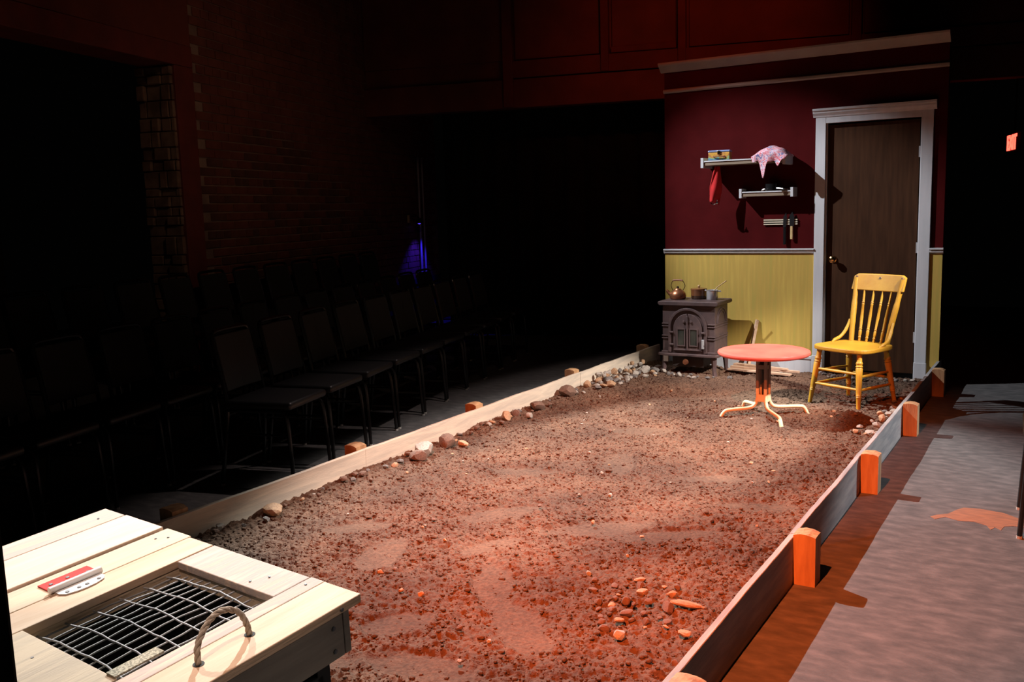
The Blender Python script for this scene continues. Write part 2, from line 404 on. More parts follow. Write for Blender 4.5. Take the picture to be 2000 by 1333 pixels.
# ------------------------------------------------------------------ brick wall on the left
wl = sroot('wall_left', BW0, TH)     # local y along the wall, x out of it towards the set
S0, S1, ZT = -0.40, 5.2, 3.9
COURSE, BLEN, JOINT = 0.0751, 0.2254, 0.011
wl_b = MB().box(-0.33, -0.006, S0, S1, 0, ZT); wl_b.build('mortar_backing', 'mortar', wl)
MB().box(-0.01, 0.012, S0, S1, 0, 0.635).build('dado', 'blackpaint', wl, bevel=0.003)
MB().box(-0.33, 0.012, S0 - 0.02 - 0.03, S0 + 0.19, 0, 2.69).build('opening_trim', 'oxtrim', wl, bevel=0.004)
bm_brick = []
def brick_mesh(length, mat):
    o = MB().box(-0.05, 0.004, 0.0, length, 0.0, COURSE - JOINT).build('brick', mat, None, bevel=0.004, seg=1)
    me = o.data; bpy.data.objects.remove(o); return me
bmeshes = {(l, k): brick_mesh(l, k) for l in (BLEN - JOINT, BLEN / 2 - JOINT) for k in ('brick', 'brick2')}
slots = []
ncourse = int((ZT - 0.64) / COURSE)
for c in range(ncourse):
    z = 0.64 + c * COURSE
    header = (c % 6 == 3)
    bl = BLEN / 2 if header else BLEN
    off = (0 if c % 2 == 0 else bl / 2)
    y = S0 + 0.20 - off
    while y < S1 - bl:
        if y >= S0 + 0.19: slots.append((y, z, bl))
        y += bl
def bdist(t):
    return abs(t[1] - 1.25) * 1.3 + abs(t[0] - 0.9) * 0.55
slots.sort(key=bdist)
for i, (y, z, bl) in enumerate(slots[:300]):
    me = bmeshes[(bl - JOINT, 'brick' if rng.random() < 0.65 else 'brick2')]
    o = bpy.data.objects.new('brick', me); COL.objects.link(o); o.parent = wl
    o.location = (rng.uniform(-0.003, 0.003), y + rng.uniform(-0.002, 0.002), z)
rest = MB()
for (y, z, bl) in slots[300:]:
    d = rng.uniform(-0.003, 0.003)
    rest.box(-0.05 + d, 0.004 + d, y, y + bl - JOINT, z, z + COURSE - JOINT)
o = rest.build('brickwork', 'brick', wl); o['kind'] = 'stuff'
# the rough cut reveal of the opening and the header over it
rv = MB()
zz = 0.0
while zz < 2.68:
    h = rng.uniform(0.06, 0.15)
    xx = -0.33
    while xx < -0.02:
        w = rng.uniform(0.07, 0.17)
        d = rng.uniform(0.0, 0.035)
        rv.box(xx, min(xx + w, 0.0) - 0.006, S0 - 0.06 - d, S0 + 0.05, zz, min(zz + h, 2.685) - 0.006)
        xx += w
    zz += h
rv.build('rubble_reveal', 'plaster', wl, bevel=0.006, seg=1)
MB().box(-0.30, 0.015, -3.6, S0 + 0.19, 2.692, 2.86).build('header_beam', 'oxtrim', wl, bevel=0.006)
MB().box(-0.30, 0.005, -3.6, S0 + 0.19, 2.862, ZT).build('header_panel', 'oxpanel', wl)
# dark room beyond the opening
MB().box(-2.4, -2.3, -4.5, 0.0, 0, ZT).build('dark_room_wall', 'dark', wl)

# ------------------------------------------------------------------ upper back wall: red brown timber panelling over a black curtain
wb = sroot('wall_back', UW0, TH)     # local x along the wall, -y faces the house
ZB = 2.583
def zz_(z): return 1.481 + (z - 1.481) * 1.11
MB().box(-0.1, 7.5, 0.03, 0.15, ZB, 4.4).build('panel_backing', 'oxpanel', wb)
MB().box(-0.02, 7.5, -0.03, 0.03, ZB, 2.885).build('panel_board', 'oxpanel', wb, bevel=0.004)
MB().box(1.76, 7.5, -0.045, 0.03, 2.897, 3.075).build('rail', 'oxtrim', wb, bevel=0.006)
for x0, x1 in ((1.655, 1.765), (2.73, 2.812), (3.53, 3.61), (5.2, 5.29)):
    MB().box(x0, x1, -0.07, 0.03, ZB + 0.005 if x0 < 2 else 2.9, 4.4).build('stile', 'oxtrim', wb, bevel=0.006)
for x0, x1 in ((0.0, 1.64), (1.78, 2.72), (2.84, 3.50), (3.64, 5.18), (5.32, 7.4)):
    MB().box(x0, x1, 0.0, 0.03, 3.09, 4.4).build('panel_board', 'oxpanel', wb, bevel=0.006)
MB().box(2.83, 3.51, -0.02, 0.03, 3.085, 3.15).build('panel_bead', 'oxtrim', wb, bevel=0.008)

# black curtain below it
def drape(name, length, z0, z1, amp, wave, label, loc, rz, seed=1, mat='drape'):
    r = random.Random(seed); n = max(int(length / 0.03), 8); vs = []; fs = []
    ph = r.uniform(0, 6)
    prof = []
    for i in range(n + 1):
        x = length * i / n
        y = amp * math.sin(2 * math.pi * x / wave + ph + 0.9 * math.sin(x * 1.7)) + 0.35 * amp * math.sin(2 * math.pi * x / (wave * 0.43) + 1.0)
        prof.append((x, y))
    rows = 5
    for side in (0, 1):
        for k in range(rows):
            z = z0 + (z1 - z0) * k / (rows - 1)
            s_ = 0.55 + 0.45 * (1 - k / (rows - 1))
            for x, y in prof: vs.append((x, y * s_ + side * 0.006, z))
    N = n + 1
    for side in (0, 1):
        b0 = side * rows * N
        for k in range(rows - 1):
            for i in range(n):
                q = (b0 + k * N + i, b0 + k * N + i + 1, b0 + (k + 1) * N + i + 1, b0 + (k + 1) * N + i)
                fs.append(q if side == 0 else q[::-1])
    for k in range(rows - 1):
        for i in (0, n):
            a = k * N + i; c = a + rows * N
            fs.append((a, a + N, c + N, c))
    o = MB().add(vs, fs).build(name, mat, None, smooth=True)
    o.location = loc; o.rotation_euler = (0, 0, rz)
    return tag(o, label, 'curtain')
p = UW0 + HU * 0.55 + HV * 0.7
drape('stage_curtain', 5.4, 0.01, 2.8, 0.035, 0.28, 'long black stage curtain hanging below the red timber wall', (p.x, p.y, 0), TH, 3)

# ------------------------------------------------------------------ set wall
sw = sroot('wall_set')
W = 2.308; XD0, XD1, XD2, XD3 = 1.3267, 1.4077, 2.1297, 2.2154; ZD = 2.1076; ZTOP = 2.70
MB().box(0, XD1, 0, 0.09, 0, ZTOP).box(XD2, W, 0, 0.09, 0, ZTOP).box(XD1, XD2, 0, 0.09, ZD, ZTOP).build('plaster_panel', 'setred', sw)
MB().box(0.0, XD0 + 0.02, -0.006, 0.001, 0.0, 1.05).build('wainscot_panel', 'wains', sw)
MB().box(XD3 - 0.02, W, -0.006, 0.001, 0.0, 1.05).build('wainscot_panel', 'wains', sw)
rail = [(0, 1.047), (-0.012, 1.047), (-0.014, 1.054), (-0.022, 1.058), (-0.024, 1.068), (-0.016, 1.072), (-0.018, 1.076), (-0.034, 1.080), (-0.034, 1.090), (0, 1.092)]
MB().prism(rail, -0.008, XD0 + 0.002, 'x').build('chair_rail', 'white', sw)
MB().prism(rail, XD3 - 0.002, W + 0.006, 'x').build('chair_rail', 'white', sw)
prl = [(0, 2.468), (-0.012, 2.468), (-0.022, 2.478), (-0.022, 2.494), (-0.012, 2.502), (0, 2.502)]
MB().prism(prl, -0.004, W + 0.004, 'x').build('picture_rail', 'cream', sw)
crn = [(0, 2.647), (-0.012, 2.648), (-0.030, 2.668), (-0.070, 2.700), (-0.078, 2.712), (-0.078, 2.726), (0, 2.726)]
MB().prism(crn, -0.03, W + 0.006, 'x').build('cornice', 'cream', sw)
MB().box(-0.004, XD0, -0.018, 0, 0.0, 0.165).build('baseboard', 'white', sw, bevel=0.004)
MB().box(-0.004, XD0, -0.026, 0, 0.150, 0.178).build('baseboard_cap', 'white', sw, bevel=0.005)

tr = sroot('trim_1', (XD0, 0, 0))
MB().box(0, XD1 - XD0, -0.022, 0.0, 0.19, ZD + 0.06).build('casing', 'white', tr, bevel=0.003)
MB().box(XD2 - XD0, XD3 - XD0, -0.022, 0.0, 0.175, ZD + 0.06).build('casing', 'white', tr, bevel=0.003)
MB().box(XD1 - XD0, XD2 - XD0, -0.0215, 0.0, ZD, ZD + 0.06).build('head_casing', 'white', tr, bevel=0.003)
cap = [(0, 2.158), (-0.026, 2.158), (-0.030, 2.170), (-0.045, 2.190), (-0.047, 2.205), (-0.058, 2.210), (-0.060, 2.226), (0, 2.228)]
MB().prism(cap, -0.02, XD3 - XD0 + 0.02, 'x').build('cap_moulding', 'white', tr)
MB().box(-0.004, XD1 - XD0 + 0.004, -0.03, 0.0, 0.0, 0.19).build('plinth_block', 'white', tr, bevel=0.004)
MB().box(XD2 - XD0 - 0.006, XD3 - XD0 + 0.004, -0.03, 0.0, 0.0, 0.175).build('plinth_block', 'white', tr, bevel=0.004)
MB().box(XD1 - XD0, XD1 - XD0 + 0.012, 0.0, 0.09, 0.0, ZD).build('jamb', 'white', tr)
MB().box(XD2 - XD0 - 0.006, XD2 - XD0, 0.0, 0.09, 0.0, ZD).build('jamb', 'white', tr)

dr = sroot('door_1', (XD1 + 0.016, 0.022, 0))
DW = XD2 - XD1 - 0.016 - 0.016
MB().box(0, DW, 0, 0.036, 0.075, ZD - 0.012).build('door_slab', 'door', dr, bevel=0.002)
MB().box(-0.004, DW + 0.01, 0.04, 0.06, 0.0, ZD).build('dark_backing', 'dark', dr)
kb = MB().lathe([(0.026, 0.0), (0.030, -0.004), (0.026, -0.010), (0.011, -0.014), (0.011, -0.030), (0.020, -0.036), (0.027, -0.046), (0.026, -0.058), (0.014, -0.066), (0.0, -0.068)], 24, (0.055, 0.0, 1.0), 'y')
kb.build('door_knob', 'brass', dr, smooth=True)
for z in (0.33, 1.05, 1.80):
    MB().box(DW - 0.004, DW + 0.012, -0.006, 0.002, z, z + 0.085).tube([(DW + 0.004, -0.010, z), (DW + 0.004, -0.010, z + 0.085)], 0.006, 8).build('hinge', 'steel', dr)

# ------------------------------------------------------------------ soil bed
HB = 0.1918
XL, XLo, XRi, XRo = -0.107, -0.131, 2.2934, 2.3167
SX0, SX1, SY0, SY1 = XL + 0.001, XRi - 0.001, -7.6, -0.034


def vnoise(x, y, cell, seed):
    """smooth value noise on numpy arrays"""
    gx = x / cell; gy = y / cell
    ix = np.floor(gx).astype(np.int64); iy = np.floor(gy).astype(np.int64)
    fx = gx - ix; fy = gy - iy
    fx = fx * fx * (3 - 2 * fx); fy = fy * fy * (3 - 2 * fy)
    def h(a, b2):
        n = (a * 374761393 + b2 * 668265263 + seed * 144269504) & 0x7fffffff
        n = ((n ^ (n >> 13)) * 1274126177) & 0x7fffffff
        return ((n ^ (n >> 16)) & 0xffff) / 65535.0
    return (h(ix, iy) * (1 - fx) + h(ix + 1, iy) * fx) * (1 - fy) + (h(ix, iy + 1) * (1 - fx) + h(ix + 1, iy + 1) * fx) * fy


# trodden patches (footprints): centre, half length, half width, angle
FEET = [(0.77, -5.05, .20, .09, 1.9), (1.13, -4.75, .16, .07, 1.2), (1.35, -5.10, .20, .08, 2.2), (1.62, -5.35, .22, .09, 2.4), (1.23, -5.55, .14, .08, 1.0),
        (0.95, -4.40, .22, .08, 0.9), (1.45, -4.35, .24, .09, 0.7), (1.75, -4.30, .22, .07, 0.7), (1.05, -3.30, .20, .09, 2.0), (1.62, -3.35, .18, .08, 0.5),
        (0.45, -4.85, .18, .08, 0.6), (0.85, -2.55, .22, .10, 0.4), (1.95, -3.7, .2, .08, 0.4), (1.1, -6.0, .25, .1, 0.8), (0.65, -3.7, .2, .08, 0.3), (1.5, -5.75, .2, .09, 0.2)]


def trod(x, y):
    m = np.zeros_like(x)
    for (cx, cy, a, b2, an) in FEET:
        dx = x - cx; dy = y - cy; c, s_ = math.cos(an), math.sin(an)
        uu = (dx * c + dy * s_) / a; vv = (-dx * s_ + dy * c) / b2
        q = uu * uu + vv * vv + 0.5 * (vnoise(x, y, 0.09, 91) - 0.5)
        m = np.maximum(m, np.clip((1.25 - q) / 0.5, 0, 1))
    return m


def soil_base(x, y):
    z = 0.058 + 0.030 * (vnoise(x, y, 0.9, 1) - 0.5) + 0.020 * (vnoise(x, y, 0.33, 2) - 0.5)
    z = z - 0.020 * np.clip((y + 1.3) / 1.2, 0, 1)
    z = z + 0.016 * np.clip(1 - (x - XL) / 0.25, 0, 1) - 0.008 * np.clip(1 - (XRi - x) / 0.25, 0, 1)
    return z


def soil_h(x, y):
    t = trod(x, y)
    lump = lambda c, sd: 1 - np.abs(2 * vnoise(x + 0.3 * c * vnoise(x, y, c, sd + 50), y, c, sd) - 1)
    fine = 0.016 * (vnoise(x, y, 0.075, 3) - 0.5) + 0.017 * (lump(0.036, 4) - 0.5) + 0.012 * (lump(0.019, 5) - 0.5) + 0.005 * (vnoise(x, y, 0.010, 6) - 0.5)
    return soil_base(x, y) + fine * (1 - 0.88 * t) - 0.008 * t


def fast_mesh(name, V, F, mat):
    me = bpy.data.meshes.new(name)
    k = F.shape[1]
    me.vertices.add(len(V)); me.vertices.foreach_set('co', V.astype(np.float32).ravel())
    me.loops.add(F.size); me.loops.foreach_set('vertex_index', F.astype(np.int32).ravel())
    me.polygons.add(len(F)); me.polygons.foreach_set('loop_start', np.arange(0, F.size, k, dtype=np.int32))
    me.update(calc_edges=True)
    me.materials.append(M[mat])
    return me


nx_, ny_ = 380, 1180
gx, gy = np.meshgrid(np.linspace(SX0, SX1, nx_), np.linspace(SY0, SY1, ny_))
gz = soil_h(gx, gy)
V = np.stack([gx.ravel(), gy.ravel(), gz.ravel()], 1)
idx = np.arange(nx_ * ny_).reshape(ny_, nx_)
F = np.stack([idx[:-1, :-1].ravel(), idx[:-1, 1:].ravel(), idx[1:, 1:].ravel(), idx[1:, :-1].ravel()], 1)
me = fast_mesh('soil_bed', V, F, 'soil')
soil = bpy.data.objects.new('soil_bed', me); COL.objects.link(soil)
tag(soil, 'long bed of loose reddish brown soil held between low boards', 'soil'); soil['kind'] = 'stuff'

# clods, joined
ico = bmesh.new(); bmesh.ops.create_icosphere(ico, subdivisions=1, radius=1.0)
IV = np.array([v.co[:] for v in ico.verts]); IF = np.array([[v.index for v in f.verts] for f in ico.faces]); ico.free()
NC = 62000
cx = NR.uniform(SX0 + 0.012, SX1 - 0.012, NC * 2); cyy = SY0 + (SY1 - SY0) * NR.uniform(0.0, 1, NC * 2)
keep = (NR.uniform(0, 1, NC * 2) > trod(cx, cyy) * 0.93) & (NR.uniform(0, 1, NC * 2) < 0.35 + 0.9 * vnoise(cx, cyy, 0.22, 8))
keep &= cyy > -6.9
cx, cyy = cx[keep][:NC], cyy[keep][:NC]
n = len(cx)
rad = np.clip(np.exp(NR.normal(math.log(0.0038), 0.52, n)), 0.0022, 0.0135)
cz = soil_h(cx, cyy) + rad * 0.08
ang = NR.uniform(0, 2 * math.pi, n); ca, sa = np.cos(ang), np.sin(ang)
sc = np.stack([NR.uniform(0.75, 1.5, n), NR.uniform(0.7, 1.1, n), NR.uniform(0.38, 0.7, n)], 1) * rad[:, None]
P_ = IV[None] * (1 + 0.45 * (NR.rand(n, len(IV), 1) - 0.5)) * sc[:, None, :]
X_ = P_[..., 0] * ca[:, None] - P_[..., 1] * sa[:, None]; Y_ = P_[..., 0] * sa[:, None] + P_[..., 1] * ca[:, None]
X_ = np.clip(X_ + cx[:, None], SX0, SX1); Y_ = np.minimum(Y_ + cyy[:, None], SY1)
V = np.stack([X_, Y_, P_[..., 2] + cz[:, None]], 2).reshape(-1, 3)
F = (IF[None] + (np.arange(n) * len(IV))[:, None, None]).reshape(-1, 3)
me = fast_mesh('soil_clods', V, F, 'soil')
o = bpy.data.objects.new('soil_clods', me); COL.objects.link(o); o.parent = soil; o['kind'] = 'stuff'

# ------------------------------------------------------------------ boards and posts of the bed
def bed_board(x0, x1, y0, y1, mat, label, cat='board', seed=0):
    r = random.Random(seed); n = 40; vs = []; fs = []
    for i in range(n + 1):
        y = y0 + (y1 - y0) * i / n
        dz = r.uniform(-0.0012, 0.0012) + 0.0015 * math.sin(i * 0.5 + seed); dx = 0.0012 * math.sin(i * 0.33 + seed * 2)
        vs += [(x0 + dx, y, 0.0), (x1 + dx, y, 0.0), (x1 + dx, y, HB + dz - 0.002), (x1 + dx - 0.002, y, HB + dz), (x0 + dx + 0.002, y, HB + dz), (x0 + dx, y, HB + dz - 0.002)]
    for i in range(n):
        a = i * 6; b2 = a + 6
        for j in range(6): fs.append((a + j, a + (j + 1) % 6, b2 + (j + 1) % 6, b2 + j))
    fs.append(tuple(range(6))); fs.append(tuple(n * 6 + j for j in range(5, -1, -1)))
    o = MB().add(vs, fs).build('bed_board', mat, None)
    return tag(o, label, cat)
bed_board(XLo, XL, -7.6, -4.125, 'board', 'pale weathered bed board beside the slatted crate and audience chairs', seed=1)
bed_board(XLo, XL, -4.122, -1.523, 'board', 'pale knotty bed board in the middle of the audience side', seed=2)
bed_board(XLo, XL, -1.520, 0.12, 'board', 'pale bed board running behind the rubble to the stove', seed=3)
bed_board(XRi, XRo, -7.6, -4.40, 'board_grey', 'greyed bed board nearest the crate on the open floor side', seed=4)
bed_board(XRi, XRo, -4.397, -1.775, 'board_grey', 'greyed bed board along the worn floor patch', seed=5)
bed_board(XRi, XRo, -1.772, 0.10, 'board_grey', 'greyed bed board ending at the yellow wall beside the chair', seed=6)

post_labels_r = ['square timber post at the bottom of the open floor side, beside the crate', 'square timber post with a split face on the open floor side',
                 'square timber post level with the worn floor patch', 'square timber post beside the yellow chair', 'square timber post at the door end of the greyed board']
def post(x0, y0, h, label, group, seed):
    r = random.Random(seed)
    t = 0.085
    g = MB(); N = 7; vs = []; fs = []
    for i in range(N):
        for j in range(N):
            x = i / (N - 1); y = j / (N - 1)
            dz = -0.016 * max(0, abs(x - 0.45) * 2 - 0.35) ** 1.5 - 0.010 * max(0, abs(y - 0.5) * 2 - 0.5) ** 2 + r.uniform(-0.0015, 0.0015)
            vs.append((x0 + t * x, y0 + t * y, h + dz))
    for i in range(N - 1):
        for j in range(N - 1):
            a = i * N + j; fs.append((a, a + N, a + N + 1, a + 1))
    ring = [i * N for i in range(N)] + [(N - 1) * N + j for j in range(1, N)] + [i * N + N - 1 for i in range(N - 2, -1, -1)] + [j for j in range(N - 2, 0, -1)]
    base = len(vs)
    for k in ring: vs.append((vs[k][0], vs[k][1], 0.0))
    m2 = len(ring)
    for k in range(m2): fs.append((ring[k], ring[(k + 1) % m2], base + (k + 1) % m2, base + k))
    fs.append(tuple(base + k for k in range(m2)))
    o = MB().add(vs, fs).build('bed_post', 'post', None)
    return tag(o, label, 'post', group)
for i, y in enumerate((-5.745, -4.438, -3.133, -1.812, -0.478)):
    post(XRo + 0.001, y, 0.209, post_labels_r[i], 'posts outside the greyed boards', 20 + i)
post_labels_l = ['square timber post behind the pale boards next to the crate', 'square timber post behind the first joint of the pale boards',
                 'square timber post between the two joints of the pale boards', 'notched timber post behind the far joint of the pale boards', 'square timber post behind the pale boards near the stove']
for i, y in enumerate((-5.39, -4.17, -2.98, -1.58, -0.18)):
    post(XLo - 0.086, y, 0.222, post_labels_l[i], 'posts behind the pale boards', 40 + i)

# ------------------------------------------------------------------ stones
def stone_mesh(seed, flat, mat):
    r = np.random.RandomState(seed)
    bm = bmesh.new(); bmesh.ops.create_icosphere(bm, subdivisions=2, radius=1.0)
    k = r.normal(size=(9, 3)); k /= np.linalg.norm(k, axis=1)[:, None]; d = r.uniform(0.50, 0.86, 9)
    for v in bm.verts:
        c = np.array(v.co[:])
        for kk, dd in zip(k, d):
            t = c @ kk
            if t > dd: c = c - kk * (t - dd) * 0.9
        c *= 1 + 0.05 * math.sin(5 * c[0] + seed) * math.sin(4 * c[1] - seed)
        v.co = (c[0], c[1] * 0.78, c[2] * flat)
    for f in bm.faces: f.smooth = True
    me = bpy.data.meshes.new('stone'); bm.to_mesh(me); bm.free(); me.materials.append(M[mat])
    me.set_sharp_from_angle(angle=math.radians(22))
    return me
SM = {}
for mt in ('stone_pale', 'stone_tan', 'stone_brown', 'stone_grey'):
    SM[mt] = [stone_mesh(s_ + hash_, f_, mt) for hash_ in (len(mt) * 10,) for s_, f_ in ((1, 0.55), (2, 0.72), (3, 0.45), (4, 0.62), (5, 0.8))]


PLACED = [(1.633, -1.239, .03, 0), (1.982, -1.458, .03, 0), (2.121, -1.067, .03, 0), (1.827, -0.956, .03, 0)]


def free_spot(sample, r, layer=0, tries=60):
    for _ in range(tries):
        x, y = sample()
        if all(q[3] != layer or math.hypot(q[0] - x, q[1] - y) > 1.02 * (q[2] + r) for q in PLACED): return x, y
    return None


def stone(x, y, r, mat, label, group, z=None, var=None, sink=0.25, name='stone', rz=None, sx=1.0, layer=0):
    PLACED.append((x, y, r, layer))
    me = SM[mat][rng.randrange(5) if var is None else var]
    o = bpy.data.objects.new(name, me); COL.objects.link(o)
    zz = float(soil_base(np.array([x]), np.array([y]))[0]) if z is None else z
    fl_ = max(v.co.z for v in me.vertices)
    o.location = (x, y, zz + r * fl_ * (1 - 2 * sink) + 0.010)
    o.rotation_euler = (rng.uniform(-0.25, 0.25), rng.uniform(-0.25, 0.25), rng.uniform(0, 6.28) if rz is None else rz)
    r *= 1.22; o.scale = (r * sx, r, r)
    return tag(o, label, 'stone', group)


# distinct big stones along the pale boards
BIG = [(-0.025, -4.90, .058, 'stone_tan', 2, 'flat pale tan stone resting against the pale board near the crate'),
       (0.000, -3.735, .068, 'stone_pale', 1, 'big pale grey stone leaning by the pale board'),
       (0.050, -3.860, .056, 'stone_brown', 3, 'brown angular stone in front of the big pale grey stone'),
       (-0.005, -3.500, .058, 'stone_brown', 1, 'mauve brown angular stone next to the big pale grey stone'),
       (0.060, -3.420, .034, 'stone_tan', 0, 'narrow tan stone standing below the mauve brown stone'),
       (-0.010, -2.385, .060, 'stone_brown', 0, 'broad brown stone between the round orange stone and the dark boulder'),
       (-0.010, -2.800, .042, 'stone_tan', 4, 'round orange tan stone against the pale board'),
       (-0.030, -2.640, .036, 'stone_brown', 4, 'small brown stone behind the round orange tan stone'),
       (-0.020, -1.900, .066, 'stone_brown', 1, 'dark brown boulder against the pale board'),
       (-0.045, -1.540, .040, 'stone_tan', 4, 'round pinkish stone below the far board joint'),
       (2.080, -4.965, .024, 'stone_tan', 2, 'long orange stone lying by the greyed board'),
       (2.150, -5.157, .022, 'stone_tan', 0, 'blunt orange stone near the greyed board'),
       (1.965, -5.275, .024, 'stone_pale', 1, 'white stone chip on the soil in front of the crate')]
for x, y, r_, mt, vv, lab in BIG:
    lng = lab.startswith('long')
    stone(x, y, r_, mt, lab, None, var=vv, sink=0.18, sx=2.2 if lng else 1.0, rz=0.5 if lng else None)
# rubble heap by the stove
def scatter(n, sample, r0, r1, mats, label, group, name, sink=0.2, layer=0, lift=0.0):
    for _ in range(n):
        r = rng.uniform(r0, r1)
        q = free_spot(sample, r, layer)
        if q is None: continue
        x, y = q
        if x - r < SX0 or x + r > SX1: x = min(max(x, SX0 + r), SX1 - r)
        z = float(soil_base(np.array([x]), np.array([y]))[0]) + lift
        stone(x, y, r, rng.choice(mats), label, group, z=z, name=name, sink=sink, layer=layer)
def s_rubble():
    t = rng.random() ** 0.8
    return XL + 0.045 + abs(rng.gauss(0, 0.085)) * (1.25 - 0.6 * t), -0.40 - 1.15 * t
PALE = ['stone_pale', 'stone_pale', 'stone_pale', 'stone_grey', 'stone_tan']
RL, RG = 'pale rubble stone heaped along the pale board near the stove', 'rubble heaped by the stove'
scatter(56, s_rubble, 0.018, 0.040, PALE, RL, RG, 'rubble_stone', 0.15)
scatter(20, lambda: (XL + 0.04 + 0.07 * rng.random(), -0.42 - 0.9 * rng.random()), 0.016, 0.030, PALE, RL, RG, 'rubble_stone', 0.1, 1, 0.040)
scatter(48, lambda: (XL + 0.03 + abs(rng.gauss(0, 0.075)), -1.6 - 3.9 * rng.random()), 0.010, 0.026, ['stone_pale', 'stone_brown', 'stone_brown', 'stone_tan', 'stone_grey'],
        'small loose stone scattered along the foot of the pale boards', 'loose stones along the pale boards', 'small_stone')
scatter(32, lambda: (XRi - 0.025 - abs(rng.gauss(0, 0.07)), -0.95 - 1.25 * rng.random()), 0.015, 0.034, ['stone_pale', 'stone_pale', 'stone_grey', 'stone_tan'],
        'grey stone in the line along the greyed board beside the yellow chair', 'stones beside the yellow chair', 'edging_stone', 0.15)
scatter(16, lambda: (1.45 + 0.72 * rng.random(), -0.12 - 0.14 * rng.random()), 0.012, 0.026, ['stone_pale', 'stone_grey'],
        'small pale stone lying at the foot of the brown door', 'stones at the door', 'door_stone', 0.15)
scatter(14, lambda: (0.10 + 0.75 * rng.random(), -0.57 - 0.14 * rng.random()), 0.012, 0.026, ['stone_pale', 'stone_grey', 'stone_grey'],
        'small stone on the soil in front of the stove', 'stones in front of the stove', 'hearth_stone')
scatter(30, lambda: (min(1.93 + rng.gauss(0, 0.11), 2.24), -5.06 + rng.gauss(0, 0.12)), 0.010, 0.026, ['stone_brown'] * 5 + ['stone_tan'],
        'brown cobble in the cluster on the soil near the greyed board', 'cobbles clustered near the greyed board', 'cobble', 0.28)
scatter(95, lambda: (0.12 + 2.08 * rng.random(), -6.0 + 5.0 * rng.random()), 0.005, 0.014, ['stone_pale', 'stone_tan', 'stone_tan', 'stone_brown'],
        'small pebble lying loose on the open soil', 'pebbles on the open soil', 'pebble')

# ------------------------------------------------------------------ stove
ST = thing('wood_stove', 'brown cast iron wood stove with arched double doors by the yellow wall', 'stove', (0.400, -0.318, 0.042))
# local: x -0.265..0.265, front y = -0.19, top z = 0.627
def arch(cx, cz, r, zb, n=18):
    return [(cx - r, zb)] + [(cx - r * math.cos(math.pi * i / n), cz + r * math.sin(math.pi * i / n)) for i in range(n + 1)] + [(cx + r, zb)]
MB().box(-0.235, 0.235, -0.165, 0.165, 0.175, 0.590).build('body', 'iron', ST, bevel=0.006)
MB().prism([(-0.255, 0.590), (-0.268, 0.602), (-0.268, 0.618), (-0.258, 0.627), (0.258, 0.627), (0.268, 0.618), (0.268, 0.602), (0.255, 0.590)], -0.192, 0.192, 'y').build('top_plate', 'iron', ST, bevel=0.005)
# base plate with serpentine front edge
bo = [(-0.27, 0.19)] + [(-0.27 + 0.54 * i / 24, -0.192 - 0.016 * math.sin(2 * math.pi * i / 24 * 1.0) * 0 - 0.018 * abs(math.sin(math.pi * i / 24 * 2)) + (0.012 if i in (0, 24) else 0)) for i in range(25)] + [(0.27, 0.19)]
MB().prism(bo, 0.155, 0.177, 'z').build('base_plate', 'iron', ST, bevel=0.004)
for sx_ in (-1, 1):
    for sy_ in (-1, 1):
        g = MB()
        g.tube([(sx_ * 0.215, sy_ * 0.145, 0.16), (sx_ * 0.222, sy_ * 0.150, 0.10), (sx_ * 0.226, sy_ * 0.153, 0.03), (sx_ * 0.235, sy_ * 0.160, -0.02)], [0.030, 0.024, 0.018, 0.024], 8)
        g.build('leg', 'iron', ST, smooth=True)
MB().box(-0.15, 0.13, -0.155, 0.10, 0.06, 0.15).build('ash_drawer', 'iron_dark', ST, bevel=0.004)
MB().lathe([(0.0, -0.02), (0.022, -0.018), (0.027, -0.006), (0.024, 0.004), (0.012, 0.010), (0.012, 0.03)], 16, (-0.02, -0.175, 0.105), 'y').build('drawer_knob', 'copper', ST, smooth=True)
MB().box(-0.225, -0.180, -0.175, -0.150, 0.10, 0.155).build('damper_tab', 'steel', ST, bevel=0.003)
# arch mouldings on the front
def arch_band(cx, cz, r0, r1, zb, y0, y1):
    n = 20; g = MB(); vs = []; fs = []
    seq = [(-1, None)] + [(0, i) for i in range(n + 1)] + [(1, None)]
    for s_, i in seq:
        for r in (r0, r1):
            if i is None: p = (cx + s_ * r, zb)
            else: p = (cx - r * math.cos(math.pi * i / n), cz + r * math.sin(math.pi * i / n))
            for y in (y0, y1): vs.append((p[0], y, p[1]))
    for k in range(len(seq) - 1):
        a = k * 4; b2 = a + 4
        fs += [(a, a + 1, b2 + 1, b2), (a + 2, b2 + 2, b2 + 3, a + 3), (a, b2, b2 + 2, a + 2), (a + 1, a + 3, b2 + 3, b2 + 1)]
    fs += [(0, 2, 3, 1), ((len(seq) - 1) * 4, (len(seq) - 1) * 4 + 1, (len(seq) - 1) * 4 + 3, (len(seq) - 1) * 4 + 2)]
    g.add(vs, fs); return g
arch_band(-0.005, 0.400, 0.150, 0.172, 0.185, -0.182, -0.160).build('arch_moulding', 'iron', ST, bevel=0.003)
